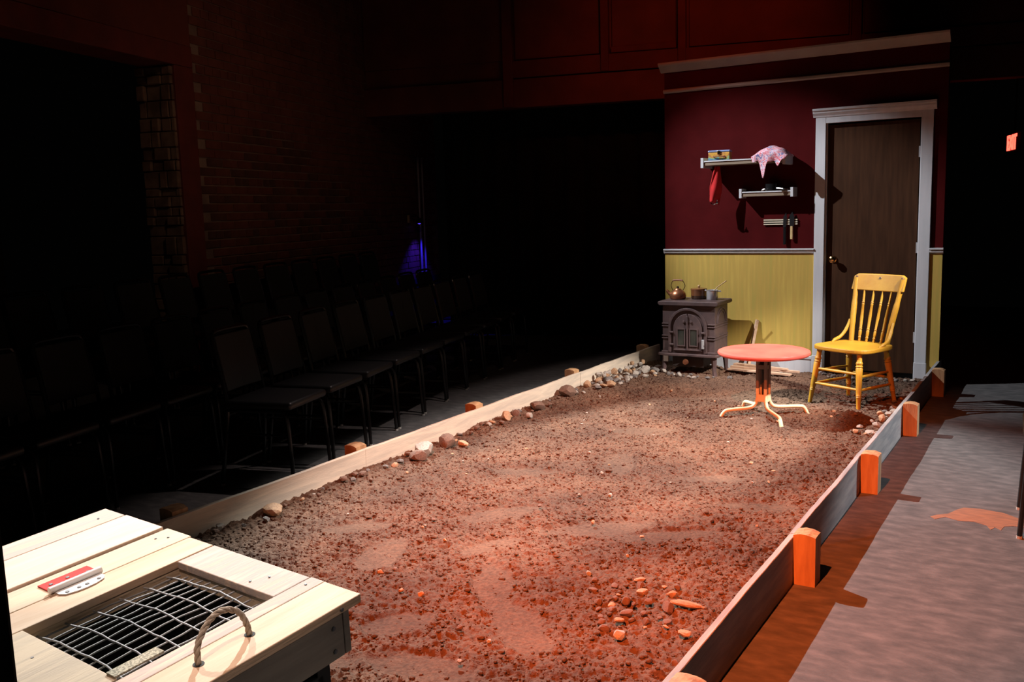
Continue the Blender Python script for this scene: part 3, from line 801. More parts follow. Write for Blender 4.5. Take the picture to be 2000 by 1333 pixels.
# doors: left and right leaf under the arch
for sd in (-1, 1):
    r = 0.128; n = 12; zc = 0.392
    pts = [(-0.005 + sd * 0.003, 0.20), (-0.005 + sd * r, 0.20)] + [(-0.005 + sd * r * math.cos(math.radians(a)), zc + r * math.sin(math.radians(a))) for a in np.linspace(0, 88.5, n)]
    g = MB().prism(pts, -0.176, -0.158, 'y')
    d = g.build('door_leaf', 'iron', ST, bevel=0.003)
    cxw = -0.005 + sd * 0.056
    MB().box(cxw - 0.030, cxw + 0.030, -0.1785, -0.1765, 0.250, 0.385).build('glass_pane', 'stoveglass', d)
    fr = MB()
    fr.box(cxw - 0.038, cxw + 0.038, -0.184, -0.176, 0.385, 0.394).box(cxw - 0.038, cxw + 0.038, -0.184, -0.176, 0.241, 0.250)
    fr.box(cxw - 0.038, cxw - 0.030, -0.184, -0.176, 0.250, 0.385).box(cxw + 0.030, cxw + 0.038, -0.184, -0.176, 0.250, 0.385)
    fr.build('pane_frame', 'iron', d)
    fo = MB().box(-0.005 + sd * 0.008, -0.005 + sd * (r - 0.006), -0.183, -0.175, 0.204, 0.214)
    fo.build('bottom_bead', 'iron', d, bevel=0.002)
    MB().lathe([(0.0, -0.012), (0.010, -0.010), (0.013, 0.0)], 12, (-0.005 + sd * 0.032, -0.176, 0.452), 'y').build('rosette', 'iron', d, smooth=True)
    for z in (0.245, 0.352):
        MB().box(-0.005 + sd * 0.125, -0.005 + sd * 0.158, -0.192, -0.165, z, z + 0.016).build('hinge_lug', 'iron', d, bevel=0.004)
MB().box(-0.012, 0.002, -0.188, -0.170, 0.205, 0.505).build('door_astragal', 'iron', ST, bevel=0.003)
MB().box(0.126, 0.146, -0.196, -0.176, 0.225, 0.305).build('door_latch', 'steel', ST, bevel=0.004)
for sd in (-1, 1):
    x0, x1 = (-0.240, -0.176) if sd < 0 else (0.172, 0.240)
    for z in (0.300, 0.322, 0.405, 0.427):
        MB().box(x0, x1, -0.174, -0.160, z, z + 0.009).build('front_band', 'iron', ST, bevel=0.003)
    MB().box(x0, x1, -0.178, -0.160, 0.178, 0.196).build('front_foot_band', 'iron', ST, bevel=0.003)
# right side: arch and bands
for z in (0.300, 0.322, 0.405, 0.427):
    MB().box(0.232, 0.243, -0.160, 0.160, z, z + 0.009).build('side_band', 'iron', ST, bevel=0.003)
n = 16
for r in (0.125, 0.098):
    MB().tube([(0.237, -r * math.cos(math.pi * i / n), 0.440 + r * 0.98 * math.sin(math.pi * i / n)) for i in range(n + 1)], 0.0065, 8).build('side_arch', 'iron', ST, smooth=True)
MB().box(0.232, 0.246, -0.165, 0.165, 0.178, 0.192).build('side_foot_band', 'iron', ST, bevel=0.003)

ZS = 0.6695
KT = thing('kettle', 'round copper kettle with a tall wire handle on the stove', 'kettle', (0.245, -0.325, ZS))
MB().lathe([(0.0, 0.0), (0.058, 0.0), (0.068, 0.008), (0.072, 0.028), (0.066, 0.052), (0.050, 0.072), (0.032, 0.083), (0.030, 0.085)], 28).build('body', 'copper', KT, smooth=True)
ld = MB().lathe([(0.032, 0.084), (0.026, 0.092), (0.008, 0.096), (0.0, 0.096)], 24).build('lid', 'copper', KT, smooth=True)
MB().lathe([(0.006, 0.095), (0.011, 0.104), (0.008, 0.112), (0.0, 0.114)], 14).build('lid_knob', 'blackpan', ld, smooth=True)
MB().tube(smoothpath([(-0.055, -0.006, 0.035), (-0.080, -0.008, 0.055), (-0.100, -0.010, 0.078)], 4), [0.017] * 4 + [0.014] * 3 + [0.011, 0.010], 10).build('spout', 'copper', KT, smooth=True)
MB().tube(smoothpath([(-0.040, 0, 0.070), (-0.062, 0, 0.115), (-0.045, 0, 0.158), (0.0, 0, 0.166), (0.045, 0, 0.158), (0.066, 0, 0.115), (0.040, 0, 0.070)], 6), 0.003, 8).build('handle_wire', 'darkenamel', KT, smooth=True)
MB().tube([(-0.046, 0, 0.163), (-0.02, 0, 0.166), (0.02, 0, 0.166), (0.046, 0, 0.163)], 0.0075, 10).build('handle_grip', 'handlewood', KT, smooth=True)

PT = thing('casserole_pot', 'brown enamel lidded pot on the stove behind the steel pan', 'pot', (0.408, -0.245, ZS))
MB().lathe([(0.0, 0.0), (0.058, 0.0), (0.066, 0.006), (0.068, 0.030)], 28).build('base', 'darkenamel', PT, smooth=True)
MB().lathe([(0.068, 0.030), (0.069, 0.075), (0.071, 0.080)], 28).build('wall', 'brownenamel', PT, smooth=True)
ld = MB().lathe([(0.072, 0.081), (0.070, 0.090), (0.030, 0.098), (0.0, 0.100)], 28).build('lid', 'brownenamel', PT, smooth=True)
MB().lathe([(0.006, 0.099), (0.012, 0.110), (0.010, 0.118), (0.0, 0.120)], 14).build('lid_knob', 'utensilwood', ld, smooth=True)
MB().box(-0.012, 0.012, 0.066, 0.100, 0.076, 0.084).build('side_handle', 'darkenamel', PT, bevel=0.003)

PN = thing('steel_pan', 'small polished steel pan with a spoon leaning in it on the stove', 'pan', (0.545, -0.295, ZS))
MB().lathe([(0.0, 0.0), (0.045, 0.0), (0.048, 0.004), (0.048, 0.078), (0.052, 0.082), (0.049, 0.084), (0.045, 0.080), (0.045, 0.006), (0.0, 0.005)], 28).build('body', 'steel', PN, smooth=True)
MB().tube([(0.046, 0, 0.074), (0.070, 0.004, 0.076), (0.076, 0.006, 0.070)], 0.006, 8).build('handle', 'steel', PN, smooth=True)
MB().tube([(-0.052, 0, 0.078), (-0.064, 0, 0.080)], 0.007, 8).build('rim_lug', 'steel', PN, smooth=True)
SPN = thing('wooden_spoon', 'pale wooden spoon sticking out of the steel pan', 'spoon', (0.535, -0.295, ZS + 0.010))
MB().tube([(-0.012, 0.0, 0.030), (0.055, 0.01, 0.100), (0.128, 0.02, 0.152)], [0.0042, 0.004, 0.005], 8).build('handle', 'utensilwood', SPN, smooth=True)
MB().lathe([(0.0, -0.016), (0.010, -0.010), (0.013, 0.0), (0.010, 0.010), (0.0, 0.016)], 12, (-0.018, 0, 0.022)).build('bowl', 'utensilwood', SPN, smooth=True)

# ------------------------------------------------------------------ firewood planks and the stick against the wall
def soilz(x, y): return float(soil_base(np.array([x]), np.array([y]))[0])
scr = [(0.96, -0.30, 0.0, -0.20, 0.56, 0.075, 0.014, 'splintered pale plank at the bottom of the pile beside the stove'),
       (0.99, -0.25, 0.016, -0.13, 0.60, 0.06, 0.014, 'thin pale plank on the middle of the pile beside the stove'),
       (0.95, -0.23, 0.032, -0.24, 0.50, 0.05, 0.014, 'reddish scrap plank on top of the pile beside the stove')]
for x, y, dz, a, ln, wd, th, lab in scr:
    g = MB(); n = 14; vs = []; fs = []
    for i in range(n + 1):
        xx = -ln / 2 + ln * i / n; jag = rng.uniform(-0.004, 0.004); tap = 1 - 0.35 * (i / n)
        for (yy, z2) in ((-wd / 2 * tap + jag, 0), (wd / 2 * tap, 0), (wd / 2 * tap, th), (-wd / 2 * tap + jag, th)): vs.append((xx, yy, z2))
    for i in range(n):
        for j in range(4): fs.append((i * 4 + j, i * 4 + (j + 1) % 4, i * 4 + 4 + (j + 1) % 4, i * 4 + 4 + j))
    fs += [(0, 1, 2, 3), (n * 4 + 3, n * 4 + 2, n * 4 + 1, n * 4)]
    o = g.add(vs, fs).build('scrap_plank', 'scrap'); o.location = (x, y, 0.062 + dz); o.rotation_euler = (0, 0, a)
    tag(o, lab, 'plank')
g = MB().tube([(0.80, -0.10, 0.06), (0.845, -0.035, 0.40), (0.856, -0.020, 0.474)], [0.019, 0.017, 0.016], 4)
tag(g.build('wood_stick', 'scrap'), 'split stick of wood leaning against the yellow wall', 'stick')

# ------------------------------------------------------------------ table
TB = thing('cafe_table', 'low round salmon red table on splayed cream tube legs', 'table', (1.46, -1.90, 0.052))
TZ = 0.450
MB().lathe([(0.0, TZ - 0.022), (0.27, TZ - 0.022), (0.290, TZ - 0.020), (0.299, TZ - 0.010), (0.300, TZ - 0.002), (0.296, TZ + 0.006), (0.284, TZ + 0.011), (0.26, TZ + 0.012), (0.0, TZ + 0.012)], 64).build('table_top', 'tabletop', TB, smooth=True)
fd = [(-0.242, -0.17), (0.195, -0.259), (0.242, 0.214), (-0.208, 0.212)]
nn = 0
for (fx, fy) in fd:
    l_ = math.hypot(fx, fy); ux, uy = fx / l_, fy / l_
    r0 = 0.040
    path = smoothpath([(ux * r0, uy * r0, 0.205), (ux * r0, uy * r0, 0.135), (ux * (r0 + 0.018), uy * (r0 + 0.018), 0.092), (ux * (r0 + 0.06), uy * (r0 + 0.06), 0.072),
                       (ux * (l_ - 0.075), uy * (l_ - 0.075), 0.064), (ux * (l_ - 0.030), uy * (l_ - 0.030), 0.052), (ux * l_, uy * l_, 0.000)], 6)
    lg = MB().tube(path, 0.0125, 12).build('leg', 'cream_tube', TB, smooth=True)
    MB().tube([(ux * r0, uy * r0, 0.205), (ux * r0, uy * r0, TZ - 0.02)], 0.0118, 12).build('upright', 'greybar', lg, smooth=True)
MB().box(-0.030, 0.030, -0.040, -0.030, 0.115, 0.165).box(-0.030, 0.030, 0.030, 0.040, 0.115, 0.165).box(-0.040, -0.030, -0.03, 0.03, 0.115, 0.165).box(0.030, 0.040, -0.03, 0.03, 0.115, 0.165).build('lower_bracket', 'cream_tube', TB, bevel=0.003)
MB().box(-0.034, 0.034, -0.034, 0.034, 0.335, 0.365).build('upper_bracket', 'greybar', TB, bevel=0.003)
MB().box(-0.09, 0.09, -0.02, 0.02, TZ - 0.034, TZ - 0.022).box(-0.02, 0.02, -0.09, 0.09, TZ - 0.034, TZ - 0.022).build('top_plate', 'greybar', TB, bevel=0.002)
MB().tube([(0, 0, 0.12), (0, 0, TZ - 0.03)], 0.010, 10).build('centre_rod', 'iron_dark', TB, smooth=True)

# ------------------------------------------------------------------ yellow chair (local: faces -y)
CH = thing('kitchen_chair', 'chipped yellow wooden kitchen chair with spindle back in front of the door', 'chair', (1.890, -1.180, 0.045), math.radians(-26))
SZ = 0.425
so = []
for i in range(40):
    a = 2 * math.pi * i / 40
    c, s_ = math.cos(a), math.sin(a)
    e = 0.52
    x = 0.225 * math.copysign(abs(c) ** e, c); y = 0.215 * math.copysign(abs(s_) ** e, s_)
    x *= 1.0 - 0.10 * (y / 0.215) * 0.5
    so.append((x, y))
seat = MB().prism(so, SZ - 0.030, SZ, 'z').build('seat', 'yellow', CH, bevel=0.008)
def turned(p0, p1, prof, n=14):
    p0 = Vector(p0); p1 = Vector(p1); d = p1 - p0
    return MB().tube([p0 + d * t for t, r in prof], [r for t, r in prof], n)
legprof = [(0, 0.0115), (0.05, 0.014), (0.24, 0.0165), (0.25, 0.019), (0.262, 0.016), (0.275, 0.0195), (0.29, 0.0165), (0.33, 0.0185), (0.60, 0.021), (0.74, 0.0235), (0.755, 0.020), (0.775, 0.025), (0.795, 0.019), (0.83, 0.024), (0.86, 0.018), (0.93, 0.017), (1, 0.020)]
LEG = {}
for nm, fx, fy, tx, ty in (('fl', -0.205, -0.208, -0.165, -0.155), ('fr', 0.205, -0.208, 0.165, -0.155), ('bl', -0.195, 0.208, -0.150, 0.150), ('br', 0.195, 0.208, 0.150, 0.150)):
    a, b2 = Vector((fx, fy, 0)), Vector((tx, ty, SZ - 0.028)); LEG[nm] = (a, b2)
    turned(a, b2, legprof).build('leg', 'yellow', CH, smooth=True)
def lp(nm, z):
    a, b2 = LEG[nm]; return a + (b2 - a) * (z / b2.z)
sprof = [(0, 0.0075), (0.25, 0.010), (0.5, 0.012), (0.75, 0.010), (1, 0.0075)]
for a, b2, zs in (('fl', 'fr', (0.15, 0.255)), ('fl', 'bl', (0.145, 0.235)), ('fr', 'br', (0.145, 0.235)), ('bl', 'br', (0.19,))):
    for z in zs: turned(lp(a, z), lp(b2, z), sprof, 10).build('stretcher', 'yellow', CH, smooth=True)
# back
BZ0, BZ1 = SZ - 0.003, 0.90
TOPY, BOTY = 0.275, 0.165
for sd in (-1, 1):
    g = MB().tube(smoothpath([(sd * 0.148, BOTY, BZ0), (sd * 0.160, BOTY + 0.028, 0.56), (sd * 0.176, BOTY + 0.068, 0.72), (sd * 0.190, TOPY - 0.004, 0.875)], 6), [0.0185] * 6 + [0.020] * 6 + [0.017] * 7, 12)
    g.build('back_post', 'yellow', CH, smooth=True)
vs = []; fs = []; n = 14
for i in range(n + 1):
    t = -1 + 2 * i / n; x = t * 0.212
    bow = 0.020 * (1 - t * t)
    zt = 0.905 - (0.018 * max(0, abs(t) - 0.85) / 0.15) ** 1
    zb = 0.790 - 0.004 * (1 - t * t)
    for (yy, z) in ((TOPY - 0.030 + bow - 0.011, zb), (TOPY + 0.004 + bow - 0.011, zt), (TOPY + 0.004 + bow + 0.011, zt), (TOPY - 0.030 + bow + 0.011, zb)): vs.append((x, yy, z))
for i in range(n):
    for j in range(4): fs.append((i * 4 + j, i * 4 + (j + 1) % 4, i * 4 + 4 + (j + 1) % 4, i * 4 + 4 + j))
fs += [(0, 1, 2, 3), (n * 4 + 3, n * 4 + 2, n * 4 + 1, n * 4)]
crest = MB().add(vs, fs).build('crest_rail', 'yellow', CH, bevel=0.006)
for x, z in ((-0.185, 0.882), (0.0, 0.878), (0.186, 0.880)):
    t = x / 0.212
    yf = TOPY - 0.030 + 0.034 * (z - 0.79) / 0.115 + 0.020 * (1 - t * t) - 0.0135
    MB().lathe([(0.0, -0.001), (0.009, -0.001), (0.009, 0.004)], 8, (x, yf, z), 'y').build('screw_plug', 'chip', crest)
spp = [(0, 0.0085), (0.03, 0.010), (0.06, 0.008), (0.08, 0.0115), (0.10, 0.0085), (0.13, 0.011), (0.20, 0.012), (0.225, 0.009), (0.24, 0.012), (0.26, 0.0095), (0.45, 0.0115), (0.70, 0.0085), (0.715, 0.0105), (0.735, 0.0075), (0.75, 0.0105), (0.77, 0.008), (0.86, 0.0085), (1, 0.006)]
for k in range(4):
    t = -0.6 + 0.4 * k
    turned((t * 0.148, BOTY + 0.012, BZ0), (t * 0.186, TOPY - 0.030 + 0.020 * (1 - t * t), 0.795), spp, 10).build('spindle', 'yellow', CH, smooth=True)
for sd in (-1, 1):
    g = MB().tube(smoothpath([(sd * 0.196, 0.010, SZ - 0.004), (sd * 0.200, 0.050, SZ + 0.012), (sd * 0.196, 0.105, SZ + 0.030), (sd * 0.186, 0.150, SZ + 0.075), (sd * 0.178, 0.188, SZ + 0.150)], 5), [0.008] * 4 + [0.012] * 13 + [0.010] * 4, 10)
    g.build('hip_brace', 'yellow', CH, smooth=True)

# ------------------------------------------------------------------ shelves and what is on them
SH1 = thing('wall_shelf', 'long grey brown shelf with white end brackets high on the red wall', 'shelf', (0.78, 0, 1.79))
D1 = 0.235
MB().box(-0.335, 0.335, -D1 + 0.012, 0, 0.020, 0.058).build('shelf_board', 'shelfwood', SH1, bevel=0.002)
for x0 in (-0.360, 0.335):
    MB().box(x0, x0 + 0.025, -D1, 0, 0.0, 0.085).build('end_bracket', 'white', SH1, bevel=0.002)
MB().box(-0.335, 0.335, -D1 + 0.004, -D1 + 0.012, 0.050, 0.060).build('front_lip', 'white', SH1)
SH2 = thing('wall_shelf', 'short grey brown shelf with white end brackets below the long shelf', 'shelf', (0.952, 0, 1.525))
D2 = 0.135
MB().box(-0.205, 0.205, -D2 + 0.010, 0, 0.012, 0.052).build('shelf_board', 'shelfwood', SH2, bevel=0.002)
for x0 in (-0.228, 0.205):
    MB().box(x0, x0 + 0.023, -D2, 0, 0.0, 0.078).build('end_bracket', 'white', SH2, bevel=0.002)
MB().box(-0.205, 0.205, -D2 + 0.003, -D2 + 0.010, 0.044, 0.054).build('front_lip', 'white', SH2)

TN = thing('lunch_tin', 'small printed metal lunch tin on the long shelf', 'tin box', (0.565, -0.155, 1.8495), math.radians(8))
bd = MB().box(-0.090, 0.090, -0.055, 0.055, 0.0, 0.068).build('body', 'tin', TN, bevel=0.006)
MB().box(-0.093, 0.093, -0.058, 0.058, 0.0685, 0.085).build('lid', 'tinblue', TN, bevel=0.007)
MB().box(-0.012, 0.012, -0.064, -0.055, 0.050, 0.080).build('latch', 'brass', TN, bevel=0.002)
MB().tube(smoothpath([(-0.045, -0.056, 0.036), (-0.040, -0.066, 0.030), (0.040, -0.066, 0.030), (0.045, -0.056, 0.036)], 4), 0.004, 8).build('handle', 'handlewood', TN, smooth=True)

# patterned cloth draped over the shelf end
vs = []; fs = []; nu, nv = 30, 26
for j in range(nv + 1):
    for i in range(nu + 1):
        a = -1 + 2 * i / nu; t = j / nv           # t 0 back of heap .. 1 hanging tip
        x = 0.150 * a
        if t < 0.62:
            q = t / 0.62
            y = -0.05 - 0.195 * q
            hump = 0.085 * max(0.0, 1 - (abs(a + 0.02)) ** 2.4) * math.sin(math.pi * min(1, 0.25 + 0.62 * q)) + 0.004
            z = hump + 0.006 * math.sin(9 * a + 4 * q) * (1 - abs(a))
        else:
            q = (t - 0.62) / 0.38
            y = -0.246 - 0.012 * math.sin(7 * a + 2) * q
            drop = 0.035 + 0.135 * math.exp(-((a + 0.35) / 0.20) ** 2) + 0.045 * math.exp(-((a - 0.52) / 0.16) ** 2) + 0.01 * math.sin(12 * a)
            edge = 0.085 * max(0.0, 1 - (abs(a + 0.02)) ** 2.4) * math.sin(math.pi * 0.87)
            z = edge * (1 - q) + 0.004 - drop * q
            x = 0.150 * (a * (1 - 0.12 * q) - 0.02 * q)
        vs.append((x, y, z))
for j in range(nv):
    for i in range(nu):
        a = j * (nu + 1) + i; fs.append((a, a + 1, a + nu + 2, a + nu + 1))
pc = MB().add(vs, fs).build('patterned_cloth', 'pinkcloth', None, smooth=True)
md = pc.modifiers.new('thick', 'SOLIDIFY'); md.thickness = 0.003; md.offset = 1
pc.location = (1.010, 0.0, 1.853)
tag(pc, 'crumpled pink and white patterned cloth draped over the long shelf', 'cloth')

# red cloth hanging under the shelf
vs = []; fs = []; nu, nv = 18, 22
for j in range(nv + 1):
    t = j / nv
    w = 0.012 + 0.040 * min(1, t * 1.6) * (1 - 0.55 * max(0, t - 0.55) / 0.45)
    for i in range(nu + 1):
        a = -1 + 2 * i / nu
        vs.append((0.018 * (1 - t) + w * a - 0.012 * t, -0.016 * math.sin(3.2 * a + 2.5 * t) * (0.3 + t) + 0.02 * a, -0.30 * t - 0.025 * max(0, a) * t))
for j in range(nv):
    for i in range(nu):
        a = j * (nu + 1) + i; fs.append((a, a + 1, a + nu + 2, a + nu + 1))
rc = MB().add(vs, fs).build('red_cloth', 'redcloth', None, smooth=True)
md = rc.modifiers.new('thick', 'SOLIDIFY'); md.thickness = 0.012; md.offset = 0
rc.location = (0.528, -0.17, 1.800)
tag(rc, 'red cloth hanging down under the long shelf', 'cloth')
ring = MB().tube([(0.520 + 0.028 * math.cos(a), -0.185, 1.508 - 0.028 * math.sin(a)) for a in np.linspace(-0.3, 3.6, 22)], 0.0035, 8)
rg = thing('chrome_hook', 'small chrome hook dangling at the bottom of the red cloth', 'hook', (0, 0, 0))
ring.build('bent_ring', 'chrome', rg, smooth=True)
MB().box(0.538, 0.560, -0.192, -0.178, 1.484, 1.498).build('end_piece', 'chrome', rg, bevel=0.003)

BP = thing('black_pan', 'small black pan with a shiny handle on the short shelf', 'pan', (0.985, -0.070, 1.5775))
MB().lathe([(0.0, 0.0), (0.045, 0.0), (0.052, 0.006), (0.054, 0.060), (0.051, 0.060), (0.048, 0.008), (0.0, 0.005)], 24).build('body', 'blackpan', BP, smooth=True)
MB().tube([(0.050, -0.030, 0.022), (0.100, -0.045, 0.016), (0.150, -0.055, 0.008)], [0.006, 0.006, 0.005], 8).build('handle', 'steel', BP, smooth=True)
MB().tube([(-0.070, -0.05, 0.008), (-0.045, -0.055, 0.018), (-0.02, -0.058, 0.010)], 0.007, 8).build('rim_clip', 'chrome', BP, smooth=True)

KS = thing('knife_rack', 'pale three slat knife rack screwed to the red wall', 'knife rack', (1.045, 0, 1.292))
MB().box(-0.140, 0.140, -0.006, 0, 0.0, 0.048).build('back_strip', 'blackpan', KS)
for z in (0.0, 0.0185, 0.037):
    MB().box(-0.143, 0.143, -0.016, -0.006, z, z + 0.010).build('slat', 'strip', KS, bevel=0.001)
KN1 = thing('knife', 'dark bladed knife with a black handle on the knife rack', 'knife', (1.085, -0.022, 1.30))
MB().prism([(-0.016, -0.02), (0.012, -0.02), (0.016, 0.06), (0.010, 0.095), (-0.012, 0.06)], -0.002, 0.002, 'y').build('blade', 'knifesteel', KN1)
MB().box(-0.012, 0.012, -0.008, 0.008, -0.175, -0.02).build('handle', 'blackpan', KN1, bevel=0.004)
KN2 = thing('knife', 'cleaver with a brown wooden handle on the knife rack', 'knife', (1.142, -0.022, 1.30))
MB().prism([(-0.018, -0.02), (0.018, -0.02), (0.022, 0.06), (0.004, 0.10), (-0.018, 0.07)], -0.002, 0.002, 'y').build('blade', 'knifesteel', KN2)
MB().box(-0.011, 0.011, -0.008, 0.008, -0.130, -0.02).build('handle', 'utensilwood', KN2, bevel=0.004)

# ------------------------------------------------------------------ crate with a barred lid
CR = thing('slatted_crate', 'pallet wood crate with a wire barred lid and rope handle', 'crate', (2.0, -6.576, 0.72))
CR.rotation_euler = Matrix(((0.99757, 0.06382, 0.02803), (-0.06193, 0.99604, -0.06382), (-0.03199, 0.06193, 0.99757))).to_euler()
LY = -0.547; T = 0.019
def plank(x0, x1, y0, y1, mat, z0=-T, z1=0.0, name='plank', parent=CR, seed=0):
    r = random.Random(int(abs(x0) * 1000) + seed)
    z = r.uniform(-0.0015, 0.0)
    return MB().box(x0 + 0.0012, x1 - 0.0012, y0, y1, z0, z1 + z).build(name, mat, parent, bevel=0.0018)
plank(-0.911, -0.822, LY, 0.000, 'cratewood_grey', seed=1)
plank(-0.822, -0.735, LY, 0.003, 'cratewood_pale', seed=2)
plank(-0.735, -0.655, LY, -0.004, 'cratewood_pale', z0=-T + 0.004, z1=0.005, seed=3)
lid = bpy.data.objects.new('lid', None); COL.objects.link(lid); lid.parent = CR
plank(-0.652, -0.557, LY, 0.004, 'cratewood', name='lid_plank', parent=lid, seed=4)
plank(-0.557, -0.468, LY, -0.002, 'cratewood_yellow', name='lid_plank', parent=lid, seed=5)
plank(-0.468, -0.148, -0.100, 0.000, 'cratewood_grey', name='lid_plank', parent=lid, seed=6)
plank(-0.468, -0.148, LY, -0.447, 'cratewood', name='lid_plank', parent=lid, seed=7)
plank(-0.148, -0.106, LY, 0.002, 'cratewood_grey', name='lid_plank', parent=lid, seed=8)
plank(-0.106, 0.000, LY, 0.000, 'cratewood_yellow', name='lid_plank', parent=lid, seed=9)
# frame under the opening
for (x0, x1, y0, y1) in ((-0.490, -0.470, LY + 0.02, -0.02), (-0.146, -0.126, LY + 0.02, -0.02)):
    MB().box(x0, x1, y0, y1, -0.052, -T - 0.0005).build('lid_batten', 'cratewood', lid, bevel=0.002)
for (y0, y1) in ((-0.098, -0.080), (-0.468, -0.450)):
    MB().box(-0.469, -0.147, y0, y1, -0.052, -T - 0.0005).build('lid_batten', 'cratewood', lid, bevel=0.002)
# wires
for k in range(12):
    x = -0.455 + k * 0.0265
    bowz = -0.030 + 0.010 * math.sin(math.pi * k / 11)
    pts = [(x, -0.104, bowz)] + [(x + 0.002 * math.sin(k + i), -0.104 - 0.338 * i / 8, bowz + 0.004 * math.sin(math.pi * i / 8) + 0.0015 * math.sin(i * 2 + k)) for i in range(1, 9)]
    MB().tube(pts, 0.0019, 6).build('bar_wire', 'wire', lid, smooth=True)
for k in range(6):
    y = -0.130 - k * 0.0580
    pts = [(-0.468 + 0.318 * i / 12, y + 0.002 * math.sin(i * 1.1 + k), -0.0265 + 0.012 * math.sin(math.pi * i / 12) + 0.0008 * math.sin(i * 3)) for i in range(13)]
    MB().tube(pts, 0.0021, 6).build('cross_wire', 'wire', lid, smooth=True)
MB().box(-0.178, -0.152, -0.450, -0.352, 0.0008, 0.0045).build('woven_tag', 'burlap', lid)
# hinge
MB().box(-0.622, -0.574, -0.334, -0.222, 0.0003, 0.0028).build('hinge_leaf', 'redhinge', CR, bevel=0.0008)
ho = [(-0.558, -0.330), (-0.543, -0.330), (-0.531, -0.322), (-0.524, -0.300), (-0.522, -0.280), (-0.524, -0.258), (-0.531, -0.236), (-0.543, -0.228), (-0.558, -0.228)]
MB().prism(ho, 0.0003, 0.0028, 'z').build('hinge_leaf', 'whitehinge', CR)
MB().tube([(-0.566, -0.338, 0.007), (-0.566, -0.222, 0.007)], 0.0075, 12).build('hinge_barrel', 'whitehinge', CR, smooth=True)
for x, y in ((-0.602, -0.315), (-0.602, -0.278), (-0.590, -0.238), (-0.538, -0.315), (-0.536, -0.290), (-0.536, -0.272), (-0.538, -0.244)):
    MB().lathe([(0.0045, 0.0027), (0.004, 0.0042), (0, 0.0044)], 10, (x, y, 0)).build('hinge_screw', 'screw', CR)
# rope handle
N = 40; core = []
ends = ((-0.065, -0.343, -0.005), (-0.072, -0.285, 0.092), (-0.068, -0.227, -0.005))
cp = smoothpath([ends[0], (-0.069, -0.338, 0.032), (-0.074, -0.308, 0.062), (-0.075, -0.276, 0.070), (-0.073, -0.245, 0.054), (-0.070, -0.231, 0.026), ends[2]], 8)
rp = bpy.data.objects.new('rope_handle', None); COL.objects.link(rp); rp.parent = lid
for st in range(3):
    pts = []
    for i, c in enumerate(cp):
        t = (cp[min(i + 1, len(cp) - 1)] - cp[max(i - 1, 0)]).normalized()
        nxv = Vector((1, 0, 0)); nyv = t.cross(nxv).normalized()
        a = i * 0.62 + st * 2 * math.pi / 3
        pts.append(c + (nxv * math.cos(a) + nyv * math.sin(a)) * 0.0029)
    MB().tube(pts, 0.0034, 8).build('rope_strand', 'rope', rp, smooth=True)
for x, y in ((-0.065, -0.343), (-0.068, -0.227)):
    MB().lathe([(0.0105, 0.0002), (0.0105, 0.0007), (0.0, 0.0008)], 12, (x, y, 0)).build('rope_hole', 'dark', lid)
# nails and screws
for x, y in ((-0.60, -0.03), (-0.62, -0.05), (-0.225, -0.045), (-0.245, -0.08), (-0.13, -0.03), (-0.70, -0.03), (-0.67, -0.03), (-0.86, -0.05), (-0.20, -0.50), (-0.35, -0.49), (-0.13, -0.47)):
    MB().lathe([(0.003, 0.0), (0.0028, 0.0009), (0, 0.001)], 8, (x, y, 0)).build('nail_head', 'screw', CR)
for y in (-0.055, -0.49):
    MB().lathe([(0.004, -0.001), (0.004, 0.002), (0, 0.003)], 10, (0.0, y, -0.010), 'x').build('edge_screw', 'screw', CR)
# body: apron boards, corner legs
def cbox(x0, x1, y0, y1, z0, z1, name, mat='apron', parent=CR): return MB().box(x0, x1, y0, y1, z0, z1).build(name, mat, parent, bevel=0.0025)
ap = cbox(-0.040, -0.022, LY + 0.02, -0.035, -0.125, -0.034, 'apron_board')
for z in (-0.055, -0.105):
    MB().lathe([(0.005, -0.001), (0.005, 0.002), (0, 0.003)], 10, (-0.022, -0.062, z), 'x').build('apron_screw', 'screw', ap)
cbox(-0.880, -0.862, LY + 0.02, -0.035, -0.125, -0.022, 'apron_board')
cbox(-0.880, -0.022, -0.034, -0.016, -0.125, -0.022, 'apron_board')
cbox(-0.880, -0.022, LY + 0.002, LY + 0.019, -0.125, -0.022, 'apron_board')
for z0 in (-0.25, -0.37, -0.49, -0.60):
    cbox(-0.875, -0.092, -0.032, -0.018, z0, z0 + 0.09, 'side_slat')
    cbox(-0.875, -0.092, LY + 0.004, LY + 0.018, z0, z0 + 0.09, 'side_slat')
    cbox(-0.876, -0.862, LY + 0.022, -0.036, z0, z0 + 0.09, 'side_slat')
    cbox(-0.066, -0.052, LY + 0.06, -0.07, z0, z0 + 0.09, 'side_slat', 'dark')  # near-black colour puts the shade below the apron into these slats
MB().box(-0.860, -0.070, LY + 0.06, -0.075, -0.62, -0.60).box(-0.520, -0.500, LY + 0.06, -0.075, -0.60, -0.06).box(-0.098, -0.090, LY + 0.06, -0.075, -0.60, -0.06).box(-0.5, -0.098, -0.083, -0.075, -0.60, -0.06).box(-0.5, -0.098, LY + 0.06, LY + 0.068, -0.60, -0.06).build('added_shade_box', 'dark', CR)  # added near-black inner box, keeps the inside of the crate in shade
for x in (-0.840, -0.070):
    for y in (-0.070, LY + 0.034):
        cbox(x - 0.018, x + 0.018, y - 0.018, y + 0.018, -0.668, -0.024, 'leg', 'dark')  # legs coloured near-black for the shade under the crate

